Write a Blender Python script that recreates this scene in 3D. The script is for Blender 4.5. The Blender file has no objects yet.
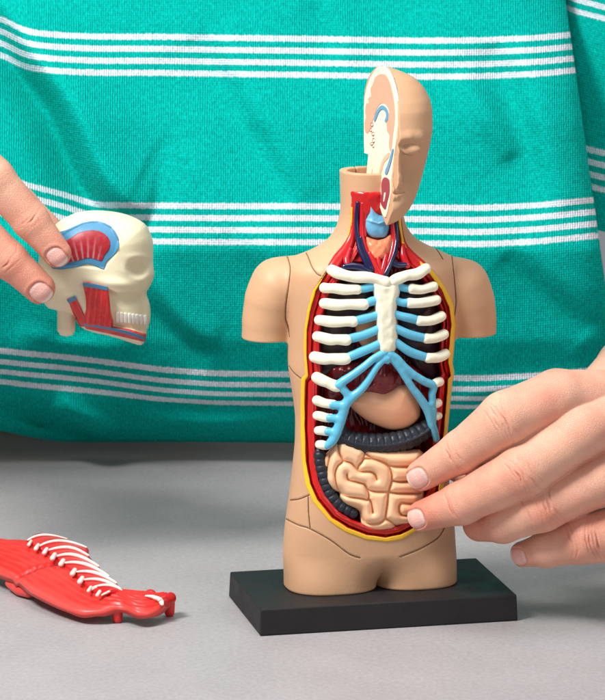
import bpy, math, random
import numpy as np
random.seed(7); rng = np.random.default_rng(7)
SC = 0.00023                                   # metres per authoring unit
C = bpy.context.scene.collection

# ------------------------------------------------------------------ camera geometry
A = math.radians(11.0); FD = 3600.0
sA, cA = math.sin(A), math.cos(A)
CY = -FD * cA
_t = (0 - CY) / (FD * cA - 259 * sA)
CZ = -_t * (-FD * sA - 259 * cA)

def W(px, py, Y):
    """point on the view ray of picture position (px,py) at depth Y"""
    px = np.asarray(px, float); py = np.asarray(py, float); Y = np.asarray(Y, float)
    dy = FD * cA - (py - 350) * sA; dz = -FD * sA - (py - 350) * cA
    t = (Y - CY) / dy
    return np.stack(np.broadcast_arrays((px - 302.5) * t, Y, CZ + t * dz), -1)

def WZ(px, py, Z):
    """point on the view ray at height Z"""
    px = np.asarray(px, float); py = np.asarray(py, float)
    dy = FD * cA - (py - 350) * sA; dz = -FD * sA - (py - 350) * cA
    t = (Z - CZ) / dz
    return np.stack(np.broadcast_arrays((px - 302.5) * t, CY + t * dy, np.asarray(Z, float) + 0 * t), -1)

def proj(P):
    d = P - np.array([0, CY, CZ])
    k = d[:, 1] * cA - d[:, 2] * sA
    return 302.5 + FD * d[:, 0] / k, 350 - FD * (d[:, 1] * sA + d[:, 2] * cA) / k

# ------------------------------------------------------------------ sdf tools
def smin(a, b, k):
    if k <= 0: return np.minimum(a, b)
    h = np.clip(0.5 + 0.5 * (b - a) / k, 0, 1)
    return b + (a - b) * h - k * h * (1 - h)
def smax(a, b, k): return -smin(-a, -b, k)
def sstep(a, b, x):
    t = np.clip((x - a) / (b - a), 0, 1); return t * t * (3 - 2 * t)
def cone(P, a, b, ra, rb):
    a = np.asarray(a, float); b = np.asarray(b, float)
    ba = b - a; h = np.clip((P - a) @ ba / (ba @ ba + 1e-9), 0, 1)
    return np.linalg.norm(P - a - h[:, None] * ba, axis=1) - (ra + (rb - ra) * h)
def chain(P, pts, k=0.0):
    d = None
    for p, q in zip(pts[:-1], pts[1:]):
        e = cone(P, p[:3], q[:3], p[3], q[3])
        d = e if d is None else smin(d, e, k)
    return d
def ell(P, c, r):
    q = (P - np.asarray(c, float)) / np.asarray(r, float)
    k = np.linalg.norm(q, axis=1)
    return (k - 1) * min(r)
def poly2(px, py, poly):
    """signed distance (negative inside) to a closed polygon"""
    v = np.asarray(poly, float); n = len(v)
    d = np.full(px.shape, 1e18); s = np.zeros(px.shape, bool)
    for i in range(n):
        x0, y0 = v[i]; x1, y1 = v[(i + 1) % n]
        ex, ey = x1 - x0, y1 - y0
        wx, wy = px - x0, py - y0
        h = np.clip((wx * ex + wy * ey) / (ex * ex + ey * ey + 1e-12), 0, 1)
        d = np.minimum(d, (wx - ex * h) ** 2 + (wy - ey * h) ** 2)
        if y0 != y1:
            c = ((y0 <= py) != (y1 <= py)) & (px < ex * (py - y0) / ey + x0)
            s ^= c
    d = np.sqrt(d)
    return np.where(s, -d, d)
def spline(pts, n=6, closed=False):
    p = np.asarray(pts, float); m = len(p); out = []
    rngi = range(m if closed else m - 1)
    for i in rngi:
        if closed: a, b, c, d = p[(i - 1) % m], p[i], p[(i + 1) % m], p[(i + 2) % m]
        else: a, b, c, d = p[max(i - 1, 0)], p[i], p[i + 1], p[min(i + 2, m - 1)]
        for j in range(n):
            t = j / n
            out.append(0.5 * ((2 * b) + (c - a) * t + (2 * a - 5 * b + 4 * c - d) * t * t + (3 * b - a - 3 * c + d) * t ** 3))
    if not closed: out.append(p[-1])
    return np.array(out)
_nt = rng.random((32, 32, 32))
def noise(P, s):
    q = P / s; i = np.floor(q).astype(int); f = q - i; f = f * f * (3 - 2 * f)
    r = 0
    for dx in (0, 1):
        for dy in (0, 1):
            for dz in (0, 1):
                w = (f[:, 0] if dx else 1 - f[:, 0]) * (f[:, 1] if dy else 1 - f[:, 1]) * (f[:, 2] if dz else 1 - f[:, 2])
                r = r + w * _nt[(i[:, 0] + dx) % 32, (i[:, 1] + dy) % 32, (i[:, 2] + dz) % 32]
    return r * 2 - 1

def polygonise(f, lo, hi, st):
    lo = np.asarray(lo, float); hi = np.asarray(hi, float)
    CB = 4
    n = np.ceil((hi - lo) / (st * CB)).astype(int) + 1
    N = n * CB + 1
    ax = [lo[i] + st * CB * (np.arange(n[i]) + 0.5) for i in range(3)]
    g = np.stack(np.meshgrid(*ax, indexing='ij'), -1).reshape(-1, 3)
    cd = f(g).reshape(n)
    act = np.abs(cd) < st * CB * 2.1
    D = np.empty(N, np.float32)
    big = np.repeat(np.repeat(np.repeat(cd, CB, 0), CB, 1), CB, 2)
    big = np.pad(big, ((0, 1),) * 3, mode='edge'); D[:] = big
    am = np.repeat(np.repeat(np.repeat(act, CB, 0), CB, 1), CB, 2)
    am = np.pad(am, ((0, 1),) * 3, mode='edge')
    a2 = am.copy()
    a2[1:] |= am[:-1]; a2[:, 1:] |= a2[:, :-1].copy(); a2[:, :, 1:] |= a2[:, :, :-1].copy()
    idx = np.argwhere(a2)
    for k in range(0, len(idx), 400000):
        ii = idx[k:k + 400000]
        D[ii[:, 0], ii[:, 1], ii[:, 2]] = f(lo + ii * st)
    D[0] = np.maximum(D[0], .1); D[-1] = np.maximum(D[-1], .1)
    D[:, 0] = np.maximum(D[:, 0], .1); D[:, -1] = np.maximum(D[:, -1], .1)
    D[:, :, 0] = np.maximum(D[:, :, 0], .1); D[:, :, -1] = np.maximum(D[:, :, -1], .1)
    neg = D < 0
    cnt = sum(neg[a:a + N[0] - 1, b:b + N[1] - 1, c:c + N[2] - 1].astype(np.int8) for a in (0, 1) for b in (0, 1) for c in (0, 1))
    cells = np.argwhere((cnt > 0) & (cnt < 8))
    corner = {}
    for a in (0, 1):
        for b in (0, 1):
            for c in (0, 1):
                corner[a, b, c] = D[cells[:, 0] + a, cells[:, 1] + b, cells[:, 2] + c]
    acc = np.zeros((len(cells), 3)); num = np.zeros(len(cells))
    for axn in range(3):
        for u in (0, 1):
            for v in (0, 1):
                c0 = [0, 0, 0]; o = [i for i in range(3) if i != axn]
                c0[o[0]] = u; c0[o[1]] = v; c1 = list(c0); c1[axn] = 1
                d0 = corner[tuple(c0)]; d1 = corner[tuple(c1)]
                m = (d0 < 0) != (d1 < 0)
                t = np.where(m, d0 / np.where(m, d0 - d1, 1), 0)
                p = np.tile(np.array(c0, float), (len(cells), 1)); p[:, axn] += t
                acc += p * m[:, None]; num += m
    V = lo + (cells + acc / num[:, None]) * st
    ids = np.full(np.array(N) - 1, -1, np.int32); ids[cells[:, 0], cells[:, 1], cells[:, 2]] = np.arange(len(cells))
    F = []
    for axn in range(3):
        o = [(axn + 1) % 3, (axn + 2) % 3]
        sl0 = [slice(None)] * 3; sl1 = [slice(None)] * 3
        sl0[axn] = slice(0, N[axn] - 1); sl1[axn] = slice(1, N[axn])
        a = neg[tuple(sl0)]; b = neg[tuple(sl1)]
        e = np.argwhere(a != b)
        e = e[(e[:, o[0]] > 0) & (e[:, o[1]] > 0) & (e[:, o[0]] < N[o[0]] - 1) & (e[:, o[1]] < N[o[1]] - 1)]
        fl = a[e[:, 0], e[:, 1], e[:, 2]]
        def cid(d0, d1):
            q = e.copy(); q[:, o[0]] -= d0; q[:, o[1]] -= d1
            return ids[q[:, 0], q[:, 1], q[:, 2]]
        q = np.stack([cid(1, 1), cid(0, 1), cid(0, 0), cid(1, 0)], 1)
        q[~fl] = q[~fl][:, ::-1]
        F.append(q)
    F = np.concatenate(F); F = F[(F >= 0).all(1)]
    # pull the vertices onto the surface
    for _ in range(2):
        e = st * .3; d = f(V); g = np.stack([f(V + np.eye(3)[i] * e) - d for i in range(3)], 1) / e
        g2 = np.maximum((g * g).sum(1), .05)
        V = V - np.clip(d / g2, -st * .4, st * .4)[:, None] * g * .8
    return V, F

# ------------------------------------------------------------------ objects
def mesh(name, V, F, mat, parent=None, base=(0, 0, 0), smooth=True, col=None, uv=None, mats=None):
    """V in authoring units, F an (n,4)/(n,3) array or a list of index tuples"""
    V = (np.asarray(V, float) - np.asarray(base, float)) * SC
    me = bpy.data.meshes.new(name)
    if isinstance(F, np.ndarray):
        k = F.shape[1]
        me.vertices.add(len(V)); me.vertices.foreach_set('co', V.astype(np.float32).ravel())
        me.loops.add(F.size); me.loops.foreach_set('vertex_index', F.astype(np.int32).ravel())
        me.polygons.add(len(F)); me.polygons.foreach_set('loop_start', np.arange(0, F.size, k, dtype=np.int32))
        me.polygons.foreach_set('loop_total', np.full(len(F), k, np.int32))
        me.update(calc_edges=True)
    else:
        me.from_pydata([tuple(v) for v in V], [], [tuple(f) for f in F]); me.update()
    me.validate()
    me.polygons.foreach_set('use_smooth', np.full(len(me.polygons), smooth, bool))
    if col is not None:
        at = me.color_attributes.new('Col', 'FLOAT_COLOR', 'POINT')
        c = np.ones((len(V), 4), np.float32); c[:, :3] = col; at.data.foreach_set('color', c.ravel())
    if uv is not None:
        l = me.uv_layers.new(name='UVMap'); vi = np.empty(len(me.loops), np.int32); me.loops.foreach_get('vertex_index', vi)
        l.data.foreach_set('uv', np.asarray(uv, np.float32)[vi].ravel())
    me.materials.append(mat)
    o = bpy.data.objects.new(name, me); C.objects.link(o)
    if parent is not None: o.parent = parent
    return o

BASES = {}
def thing(name, label, cat, base, group=None):
    o = bpy.data.objects.new(name, None); C.objects.link(o)
    o.empty_display_size = .01
    o.location = tuple(np.asarray(base, float) * SC); o['label'] = label; o['category'] = cat
    if group: o['group'] = group
    BASES[o.name] = np.asarray(base, float)
    return o
def base_of(p):
    while p.parent is not None: p = p.parent
    return BASES.get(p.name, np.zeros(3))

def sdf_obj(name, f, lo, hi, st, mat, parent, col=None, post=None):
    V, F = polygonise(f, lo, hi, st)
    c = col(V) if col else None
    return mesh(name, V, F, mat, parent, base_of(parent), col=c)

def tube_mesh(pts, seg=14, cap=4, flat=1.0, nrm=None):
    """pts (n,4): sweep with round ends; flat squashes along nrm"""
    p = np.asarray(pts, float); P = p[:, :3]; R = p[:, 3]
    T = np.gradient(P, axis=0); T /= np.linalg.norm(T, axis=1)[:, None] + 1e-9
    up = np.array([0, -1, .15]) if nrm is None else np.asarray(nrm, float)
    cs = []; 
    for j in range(cap):
        a = math.pi / 2 * (1 - j / cap); cs.append((P[0] - T[0] * R[0] * math.sin(a) , R[0] * max(math.cos(a), .02), T[0]))
    for i in range(len(P)): cs.append((P[i], R[i], T[i]))
    for j in range(1, cap + 1):
        a = math.pi / 2 * j / cap; cs.append((P[-1] + T[-1] * R[-1] * math.sin(a), R[-1] * max(math.cos(a), .02), T[-1]))
    V = []
    for c, r, t in cs:
        b = np.cross(t, up); b /= np.linalg.norm(b) + 1e-9; n = np.cross(b, t)
        for k in range(seg):
            a = 2 * math.pi * k / seg
            V.append(c + r * (b * math.cos(a) + n * math.sin(a) * flat))
    m = len(cs); F = []
    for i in range(m - 1):
        for k in range(seg):
            F.append((i * seg + k, i * seg + (k + 1) % seg, (i + 1) * seg + (k + 1) % seg, (i + 1) * seg + k))
    F.append(tuple(range(seg))[::-1]); F.append(tuple((m - 1) * seg + k for k in range(seg)))
    return np.array(V), F
def join(parts):
    V = []; F = []; o = 0
    for v, f in parts:
        V.append(v); F += [tuple(int(i) + o for i in q) for q in f]; o += len(v)
    return np.concatenate(V), F

# ------------------------------------------------------------------ materials
def lin(c):
    c = np.asarray(c, float) / 255.0
    return np.where(c <= .04045, c / 12.92, ((c + .055) / 1.055) ** 2.4)
def mat(name, rgb=None, rough=.5, spec=.5, bump=0.0, bscale=300., vary=0.0, sss=0.0, sssr=(1, .35, .2), sssd=.002, coat=0., attr=False, vscale=60., metallic=0.):
    m = bpy.data.materials.new(name); m.use_nodes = True
    nt = m.node_tree; b = nt.nodes['Principled BSDF']; L = nt.links.new
    b.inputs['Roughness'].default_value = rough
    b.inputs['Specular IOR Level'].default_value = spec
    b.inputs['Coat Weight'].default_value = coat; b.inputs['Coat Roughness'].default_value = .12
    b.inputs['Metallic'].default_value = metallic
    tc = nt.nodes.new('ShaderNodeTexCoord')
    src = None
    if attr:
        a = nt.nodes.new('ShaderNodeAttribute'); a.attribute_name = 'Col'; src = a.outputs['Color']
    else:
        r = nt.nodes.new('ShaderNodeRGB'); r.outputs[0].default_value = (*lin(rgb), 1); src = r.outputs[0]
    if vary > 0:
        n = nt.nodes.new('ShaderNodeTexNoise'); n.inputs['Scale'].default_value = vscale; n.inputs['Detail'].default_value = 6
        L(tc.outputs['Object'], n.inputs['Vector'])
        mr = nt.nodes.new('ShaderNodeMapRange'); mr.inputs['From Min'].default_value = .3; mr.inputs['From Max'].default_value = .7
        mr.inputs['To Min'].default_value = 1 - vary; mr.inputs['To Max'].default_value = 1 + vary
        L(n.outputs['Fac'], mr.inputs['Value'])
        mx = nt.nodes.new('ShaderNodeVectorMath'); mx.operation = 'SCALE'
        L(src, mx.inputs[0]); L(mr.outputs[0], mx.inputs['Scale']); src = mx.outputs[0]
        n2 = nt.nodes.new('ShaderNodeMapRange'); n2.inputs['From Min'].default_value = .3; n2.inputs['From Max'].default_value = .7
        n2.inputs['To Min'].default_value = max(rough - .08, .03); n2.inputs['To Max'].default_value = min(rough + .1, 1)
        L(n.outputs['Fac'], n2.inputs['Value']); L(n2.outputs[0], b.inputs['Roughness'])
    L(src, b.inputs['Base Color'])
    if sss > 0:
        b.inputs['Subsurface Weight'].default_value = sss
        b.inputs['Subsurface Radius'].default_value = sssr; b.inputs['Subsurface Scale'].default_value = sssd
    if bump > 0:
        n = nt.nodes.new('ShaderNodeTexNoise'); n.inputs['Scale'].default_value = bscale; n.inputs['Detail'].default_value = 4
        L(tc.outputs['Object'], n.inputs['Vector'])
        bp = nt.nodes.new('ShaderNodeBump'); bp.inputs['Strength'].default_value = 1; bp.inputs['Distance'].default_value = bump
        L(n.outputs['Fac'], bp.inputs['Height']); L(bp.outputs[0], b.inputs['Normal'])
    return m
M = dict(
    tan=mat('tan_plastic', (206, 161, 124), .46, .4, bump=.00004, bscale=1100, vary=.045, vscale=70, sss=.06, sssd=.001),
    bone=mat('cream_paint', (248, 243, 216), .34, .5, bump=.00012, bscale=700, vary=.03),
    cart=mat('light_blue_paint', (98, 190, 222), .3, .5, bump=.00006, bscale=600, vary=.04),
    fat=mat('yellow_paint', (244, 190, 34), .3, .5, bump=.0001, bscale=500, vary=.08),
    red=mat('red_paint', (196, 28, 28), .27, .5, bump=.0001, bscale=400, vary=.12, vscale=120),
    lining=mat('lining_paint', rough=.25, spec=.5, bump=.0001, bscale=450, vary=.08, attr=True),
    dark=mat('dark_lung_paint', (50, 34, 40), .32, .5, bump=.00012, bscale=350, vary=.2),
    liver=mat('dark_red_paint', (120, 14, 20), .24, .6, bump=.0001, bscale=200, vary=.15),
    stomach=mat('stomach_plastic', (240, 178, 138), .36, .45, bump=.00005, bscale=500, vary=.03, sss=.1, sssd=.001),
    gut=mat('intestine_plastic', (250, 202, 160), .36, .45, bump=.00004, bscale=500, vary=.03, sss=.12, sssd=.001),
    colon=mat('charcoal_paint', (36, 42, 50), .42, .35, bump=.0001, bscale=500, vary=.1),
    navy=mat('navy_paint', (22, 26, 66), .16, .6, bump=.00005, bscale=400, vary=.1),
    artery=mat('artery_paint', (190, 22, 34), .18, .55, bump=.00005, bscale=400, vary=.1),
    larynx=mat('larynx_blue_paint', (106, 172, 208), .26, .5, bump=.00007, bscale=500, vary=.06),
    thyroid=mat('orange_paint', (240, 134, 96), .26, .5, bump=.0001, bscale=300, vary=.08),
    section=mat('section_cream', (250, 236, 206), .5, .35, bump=.00004, bscale=600, vary=.02),
    brain=mat('brain_pink', (246, 168, 138), .5, .35, bump=.00008, bscale=350, vary=.04),
    ventricle=mat('section_blue', (108, 158, 190), .5, .35),
    tongue=mat('tongue_red', (158, 62, 76), .45, .4, vary=.08),
    palate=mat('palate_orange', (242, 184, 150), .5, .35),
    stand=mat('black_plastic', (34, 32, 33), .6, .3, bump=.00006, bscale=1200, vary=.1, vscale=200),
    gap_shade=mat('gap_shade_brown', (120, 86, 62), .6, .3),
    skull=mat('skull_cream', (230, 222, 188), .42, .4, bump=.00005, bscale=400, vary=.03, sss=.1, sssd=.0012),
    tooth=mat('tooth_white', (240, 238, 226), .3, .5, vary=.03),
    skullblue=mat('tendon_blue', (70, 138, 176), .45, .4, bump=.00004, bscale=500, vary=.05),
    skullred=mat('muscle_paint', rough=.4, spec=.45, attr=True, bump=.00005, bscale=500),
    platered=mat('muscle_plastic', rough=.34, spec=.5, attr=True, bump=.00006, bscale=500, vary=.05, sss=.08, sssd=.001),
    chalk=mat('chalk_white_paint', (238, 218, 208), .5, .4, bump=.0001, bscale=500, vary=.06),
)
# ================================================================== anatomy torso model
PSI = math.radians(14.0); cP, sP = math.cos(PSI), math.sin(PSI)
X0 = 68.0
TB = (X0, 0, 0)
def loc(P):
    x = P[:, 0] - X0; y = P[:, 1]
    return x * cP + y * sP, -x * sP + y * cP, P[:, 2]
def glob(x, y, z):
    x, y, z = np.broadcast_arrays(np.asarray(x, float), np.asarray(y, float), np.asarray(z, float))
    return np.stack([X0 + x * cP - y * sP, x * sP + y * cP, z], -1)
def Zp(py): return W(371, py, 0)[..., 2]
NP = 2.35
prof = np.array([  # py, left px, right px, depth half
 (150, 340, 402, 30), (165, 340, 402, 30), (190, 341, 402, 31), (210, 341.5, 401.5, 31), (226, 338, 405, 33), (240, 330, 415, 37), (249, 315, 431, 41),
 (256, 298, 449, 45), (264, 288, 459, 48), (285, 287, 458, 50), (300, 288, 456, 52), (340, 289, 455, 53),
 (363, 289, 453, 52), (390, 293.5, 450, 49), (413, 296.5, 447.5, 47), (440, 296, 446, 46), (472, 292.6, 449, 46),
 (505, 288, 453, 46), (528, 285, 456.5, 45), (560, 283, 458.5, 43), (600, 283, 458.5, 41)], float)[::-1]
pz = Zp(prof[:, 0]); phw = (prof[:, 2] - prof[:, 1]) / 2; pcx = (prof[:, 2] + prof[:, 1]) / 2 - 371.0; pb = prof[:, 3]
pa = np.sqrt(np.maximum(phw ** 2 - (pb * sP) ** 2, 1)) / cP
_zz = np.linspace(pz[0], pz[-1], 200)
def _sm(v):
    q = np.interp(_zz, pz, v)
    for _ in range(10): q[1:-1] = (q[:-2] + 2 * q[1:-1] + q[2:]) / 4
    return q
_a, _b, _c = _sm(pa), _sm(pb), _sm(pcx)
def sec(z): return np.interp(z, _zz, _a), np.interp(z, _zz, _b), np.interp(z, _zz, _c)
def yfront(x, z):
    a, b, c = sec(z)
    q = np.clip(np.abs((x - c * 1.0) / a), 0, .985)
    return -b * (1 - q ** NP) ** (1 / NP)
def trunk(P):
    x, y, z = loc(P); a, b, c = sec(z)
    g = (np.abs((x - c) / a) ** NP + np.abs(y / b) ** NP) ** (1 / NP)
    return (g - 1) * np.minimum(a, b) * .95
def F(px, py, off=0.0, edge=True):
    """world point on the front of the torso, pushed out by off"""
    px = np.atleast_1d(np.asarray(px, float)); py = np.atleast_1d(np.asarray(py, float))
    Y = np.full(px.shape, -40.0)
    for _ in range(14):
        P = W(px, py, Y); x, y, z = loc(P)
        a, b, c = sec(z); q = np.clip(np.abs((x - c) / a) * .93, 0, .97)
        tgt = -b * (1 - q ** NP) ** (1 / NP) - off
        Y = Y + (tgt - y) * .8
    return W(px, py, Y)
def F4(pts, off=0.0, conv=None):
    p = np.array(pts, float)
    if conv: s, ox, oy = conv; p[:, 0] = p[:, 0] / s + ox; p[:, 1] = p[:, 1] / s + oy
    o = p[:, 3] if p.shape[1] > 3 else 0
    return np.concatenate([F(p[:, 0], p[:, 1], off + o), p[:, 2:3]], 1)

OPEN = [(350.5,203),(349.8,225),(345,243),(337,257),(324,273),(313,290),(307,311),(304,330),(303.5,350),(305,375),(301.5,379),(301,405),(301,430),(302.3,462),(306.4,485),(314,502),(329.6,521),(346,531.5),(366,539),(386,541.5),(402,538.5),(419,529),(433,513),(442,492),(446,465),(446.5,440),(450,406),(452,381),(455,377),(452,363),(453.5,340),(455,325),(453,306),(444.8,288),(433,272),(415,254),(404.6,242.5),(401.6,225),(400.5,203)]
OPENS = [tuple(p) for p in OPEN]
def inset(P):
    x, y, z = loc(P); return y - yfront(x, z)
def opn(P):
    px, py = proj(P); return poly2(px, py, OPENS)

ZB = 27.0                                    # top of the stand
ZNECK = float(Zp(170))
seams = [[(303.6,248.6),(307.5,255.7),(312,267),(317,273.8),(321,276)], [(287,255.5),(289,262),(290,270),(288.2,288),(286,305),(285.5,318),(288,327),(289.5,337)], [(433,246),(438,251),(443,259)],
         [(452,256),(455,284),(456,305),(453,326)], [(289,366),(294,373),(304,381)], [(290,500),(299,499),(309,495)], [(308,497),(308.5,513),(310,528)],
         [(286,519),(298,525),(310,529),(330,540),(349,554),(360,558)], [(445,527),(438,538),(420,549),(400,557)]]
armL = [(*W(330, 262, 4), 15), (*W(279, 286, 4), 26.5), (*W(272, 302, 4), 25.2), (*W(268.5, 322, 5), 24), (*W(267.3, 345, 6), 23.6), (*W(267, 372, 6), 23.5)]
armR = [(*W(418, 262, 22), 15), (*W(462, 286, 26), 25.2), (*W(467.5, 303, 28), 25), (*W(470.2, 322, 30), 23.8), (*W(471, 345, 30), 23.4), (*W(471.5, 372, 30), 23.3)]
def arms(P):
    z = P[:, 2]; d = 1e9
    for a in (armL, armR):
        q = P.copy(); cy = a[1][1]; q[:, 1] = cy + (q[:, 1] - cy) * .86
        e = chain(q, a, 10); d = np.minimum(d, e)
    cut = Zp(338.5) - z + (P[:, 0] - X0) * 0.0
    return smax(d, cut, 1.5)
def seam_pts(L):
    out = []
    for x, y in spline(L, 6):
        Y = np.linspace(-110, 40, 600); P = W(x, y, Y); d = smin(trunk(P), arms(P), 5); i = np.argmax(d < 0)
        if d[i] < 0: out.append(P[i])
    return np.array(out)
SEAMS = [seam_pts(s) for s in seams]
def skin_f(P):
    x, y, z = loc(P)
    t = trunk(P)
    # chest and belly shaping
    ar = arms(P)
    d = smin(t, ar, 5)
    # leg stumps
    zc = float(Zp(560))
    gap = np.sqrt(((x - 3) / 1.0) ** 2 + (np.minimum(z - zc, 0) * 0) ** 2)
    zl = sstep(zc + 16, zc - 22, z)
    leg = np.minimum(ell2(x + 41.5, y, 46.0, 41), ell2(x - 45.5, y, 43.5, 41))
    d = d * (1 - zl) + leg * zl
    d = smax(d, ZB - z, 2.5)
    d = smax(d, z - ZNECK, 1.0)
    hol = np.sqrt((x / 24.) ** 2 + (y / 23.) ** 2)
    d = smax(d, -np.maximum((hol - 1) * 23, ZNECK - 26 - z), 1)
    d = smax(d, -np.maximum(np.abs(x + 10) - .8, np.maximum(np.abs(y - 24) - 7, ZNECK - 9 - z)), .6)
    o = opn(P); ins = y - yfront(x, z)
    cav = np.maximum(np.maximum(o + 1.0, ins - 36), y - 6)
    d = np.maximum(d, -cav)
    for s in SEAMS:
        lo = s.min(0) - 3; hi = s.max(0) + 3
        m = ((P > lo) & (P < hi)).all(1)
        if m.any():
            e = np.full(len(P), 9.0); q = P[m]; e[m] = np.min([cone(q, a, b, .85, .85) for a, b in zip(s[:-1], s[1:])], 0)
            d = smax(d, -e, .3)
    return d
def ell2(x, y, a, b):
    g = (np.abs(x / a) ** 2.5 + np.abs(y / b) ** 2.5) ** (1 / 2.5); return (g - 1) * min(a, b)

model = thing('anatomy_torso_model', 'tan plastic torso with open chest and half a head on a black stand', 'anatomy model', TB)
sdf_obj('torso_shell', skin_f, (-70, -75, 20), (205, 80, 470), 1.0, M['tan'], model)

for s_ in SEAMS:  # brown tubes in the grooves, standing in for shade and dirt in the gaps
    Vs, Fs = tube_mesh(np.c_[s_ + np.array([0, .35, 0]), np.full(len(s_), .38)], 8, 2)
    mesh('seam_gap_shade', Vs, Fs, M['gap_shade'], model, TB)

# stand
def stand():
    c = [WZ(260, 636.5, 0), WZ(518, 621, 0)]
    a = c[0]; ax = c[1] - a; w = np.linalg.norm(ax[:2]); ax = ax / w
    dp = np.array([-ax[1], ax[0], 0]); D = float(np.dot(WZ(226, 597, 0) - a, dp))
    import bmesh
    bm = bmesh.new(); vs = []
    for z in (0.3, ZB):
        ins = 0 if z < 1 else 1.2
        for u, v in ((ins, ins), (w - ins, ins), (w - ins, D - ins), (ins, D - ins)):
            vs.append(bm.verts.new(((a + ax * u + dp * v + np.array([0, 0, z]) - np.array(TB)) * SC)))
    for f in ((3, 2, 1, 0), (4, 5, 6, 7), (0, 1, 5, 4), (1, 2, 6, 5), (2, 3, 7, 6), (3, 0, 4, 7)): bm.faces.new([vs[i] for i in f])
    bmesh.ops.bevel(bm, geom=bm.edges[:] , offset=1.5 * SC, segments=3, affect='EDGES', profile=.5)
    me = bpy.data.meshes.new('stand'); bm.to_mesh(me); bm.free(); me.materials.append(M['stand'])
    o = bpy.data.objects.new('stand', me); C.objects.link(o); o.parent = model
    return a, ax, dp, w, D
stand()

# ---- layered rim and cavity lining
INNER_LOW = float(Zp(378))
def fat_f(P):
    o = opn(P); x, y, z = loc(P); px, py = proj(P)
    w = 1.5 + .75 * sstep(372, 381, py) + .7 * (px > 420) * sstep(390, 370, py) - .5 * sstep(300, 255, py) * (px < 360)
    w = w * (1 - .75 * sstep(.0, 1., np.exp(-((px - 325) / 16) ** 2 - ((py - 275) / 14) ** 2)))
    w = w * (1 + .15 * noise(P, 9.0))
    band = np.maximum(np.abs(o + 1.6) - w, 207 - py)
    lvl = trunk(P) - .9 - .7 * (px > 420)
    return smax(smax(band, lvl, 1.2), -(trunk(P) + 7), .5)
sdf_obj('fat_layer', fat_f, (-10, -70, 60), (165, 12, 440), .8, M['fat'], model)
def lin_f(P):
    px, py = proj(P); s = -poly2(px, py, OPENS); x, y, z = loc(P); ins = y - yfront(x, z)
    wd = 19 - 6 * sstep(250, 215, py) - 3.0 * sstep(400, 470, py)
    wd = np.where((px > 400) & (py < 400), wd * .8, wd)
    f1 = 5.6 + .5 * noise(P, 12) + 3.0 * sstep(385, 370, py)
    t = 2.6 - 2.2 * np.exp(-((s - 10.5) / 3.2) ** 2) * sstep(370, 385, py) + 4.5 * np.exp(-((s - f1) / .8) ** 2) + .5 * np.cos(s * 2.2 + noise(P, 10) * 2)
    t = t + (24 - t) * sstep(wd - 4, wd + 1, s)
    t = t + sstep(wd, wd + 3, s) * (1.3 * noise(P, 7) + .8 * np.cos(px * .8 + noise(P, 14) * 3))
    t = np.where(py < 262, np.minimum(t, 7.5 + noise(P, 8)), t)
    return np.maximum(np.maximum(2.6 - s, t - ins), ins - 33)
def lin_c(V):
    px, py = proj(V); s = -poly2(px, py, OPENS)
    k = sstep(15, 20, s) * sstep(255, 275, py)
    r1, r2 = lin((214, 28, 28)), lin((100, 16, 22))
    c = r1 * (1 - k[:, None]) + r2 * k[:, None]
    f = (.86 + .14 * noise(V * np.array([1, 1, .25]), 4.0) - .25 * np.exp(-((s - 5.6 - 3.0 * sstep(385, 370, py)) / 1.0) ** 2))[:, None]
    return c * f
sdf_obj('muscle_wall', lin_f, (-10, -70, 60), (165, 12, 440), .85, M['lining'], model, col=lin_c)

def organ(name, poly, base, hgt, R, m, parent=model, st=.8, extra=None, rnd=1.5, smooth=True, col=None):
    if smooth: poly = spline(poly, 4, True)
    poly = [tuple(p[:2]) for p in poly]
    a = np.array(poly); lo = a.min(0); hi = a.max(0)
    c = np.array([F(x, y, o)[0] for x in (lo[0] - 4, hi[0] + 4) for y in (lo[1] - 4, hi[1] + 4) for o in (6 - base + hgt, -base - 8)]
                 + [F((lo[0] + hi[0]) / 2, y, o)[0] for y in (lo[1] - 4, hi[1] + 4) for o in (6 - base + hgt, -base - 8)])
    def f(P):
        px, py = proj(P); s = -poly2(px, py, poly); ins = inset(P)
        q = np.clip(s / R, 0, 1); lv = base - hgt * np.sqrt(1 - (1 - q) ** 2)
        if extra: lv = lv + extra(P, px, py, s)
        return smax(smax(-s, lv - ins, rnd), ins - (base + 6), .5)
    return sdf_obj(name, f, c.min(0) - 4, c.max(0) + 4, st, m, parent, col=col)
K4 = lambda pts: [(x / 3.5 + 300, y / 3.5 + 260) for x, y in pts]
K8 = lambda pts: [(x / 4.377 + 300, y / 4.375 + 390) for x, y in pts]
def lobes(amp, s1): return lambda P, px, py, s: amp * noise(P, s1)
organ('lung', K4([(60,85),(250,80),(270,150),(255,200),(190,230),(185,290),(200,350),(120,400),(60,420),(45,330),(60,200)]), 22, 9, 14, M['dark'], extra=lobes(1.2, 9))
organ('lung', K4([(335,80),(470,75),(498,200),(505,330),(500,420),(430,400),(380,350),(345,300),(340,180)]), 22, 9, 14, M['dark'], extra=lobes(1.2, 9))
organ('heart', K4([(200,190),(270,160),(330,180),(345,260),(290,330),(220,305),(195,250)]), 20, 9, 22, M['stomach'])
organ('liver', K4([(90,400),(150,365),(240,350),(330,350),(400,370),(445,430),(450,520),(300,520),(180,500),(95,500)]), 19, 9, 20, M['liver'],
      extra=lambda P, px, py, s: 1.6 * noise(P, 8) - 3.0 * np.exp(-((px - 373.5) ** 2 + (py - 386.5) ** 2) / 22) + .35 * np.cos((px - 372) * .75) * (py < 384))
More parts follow.
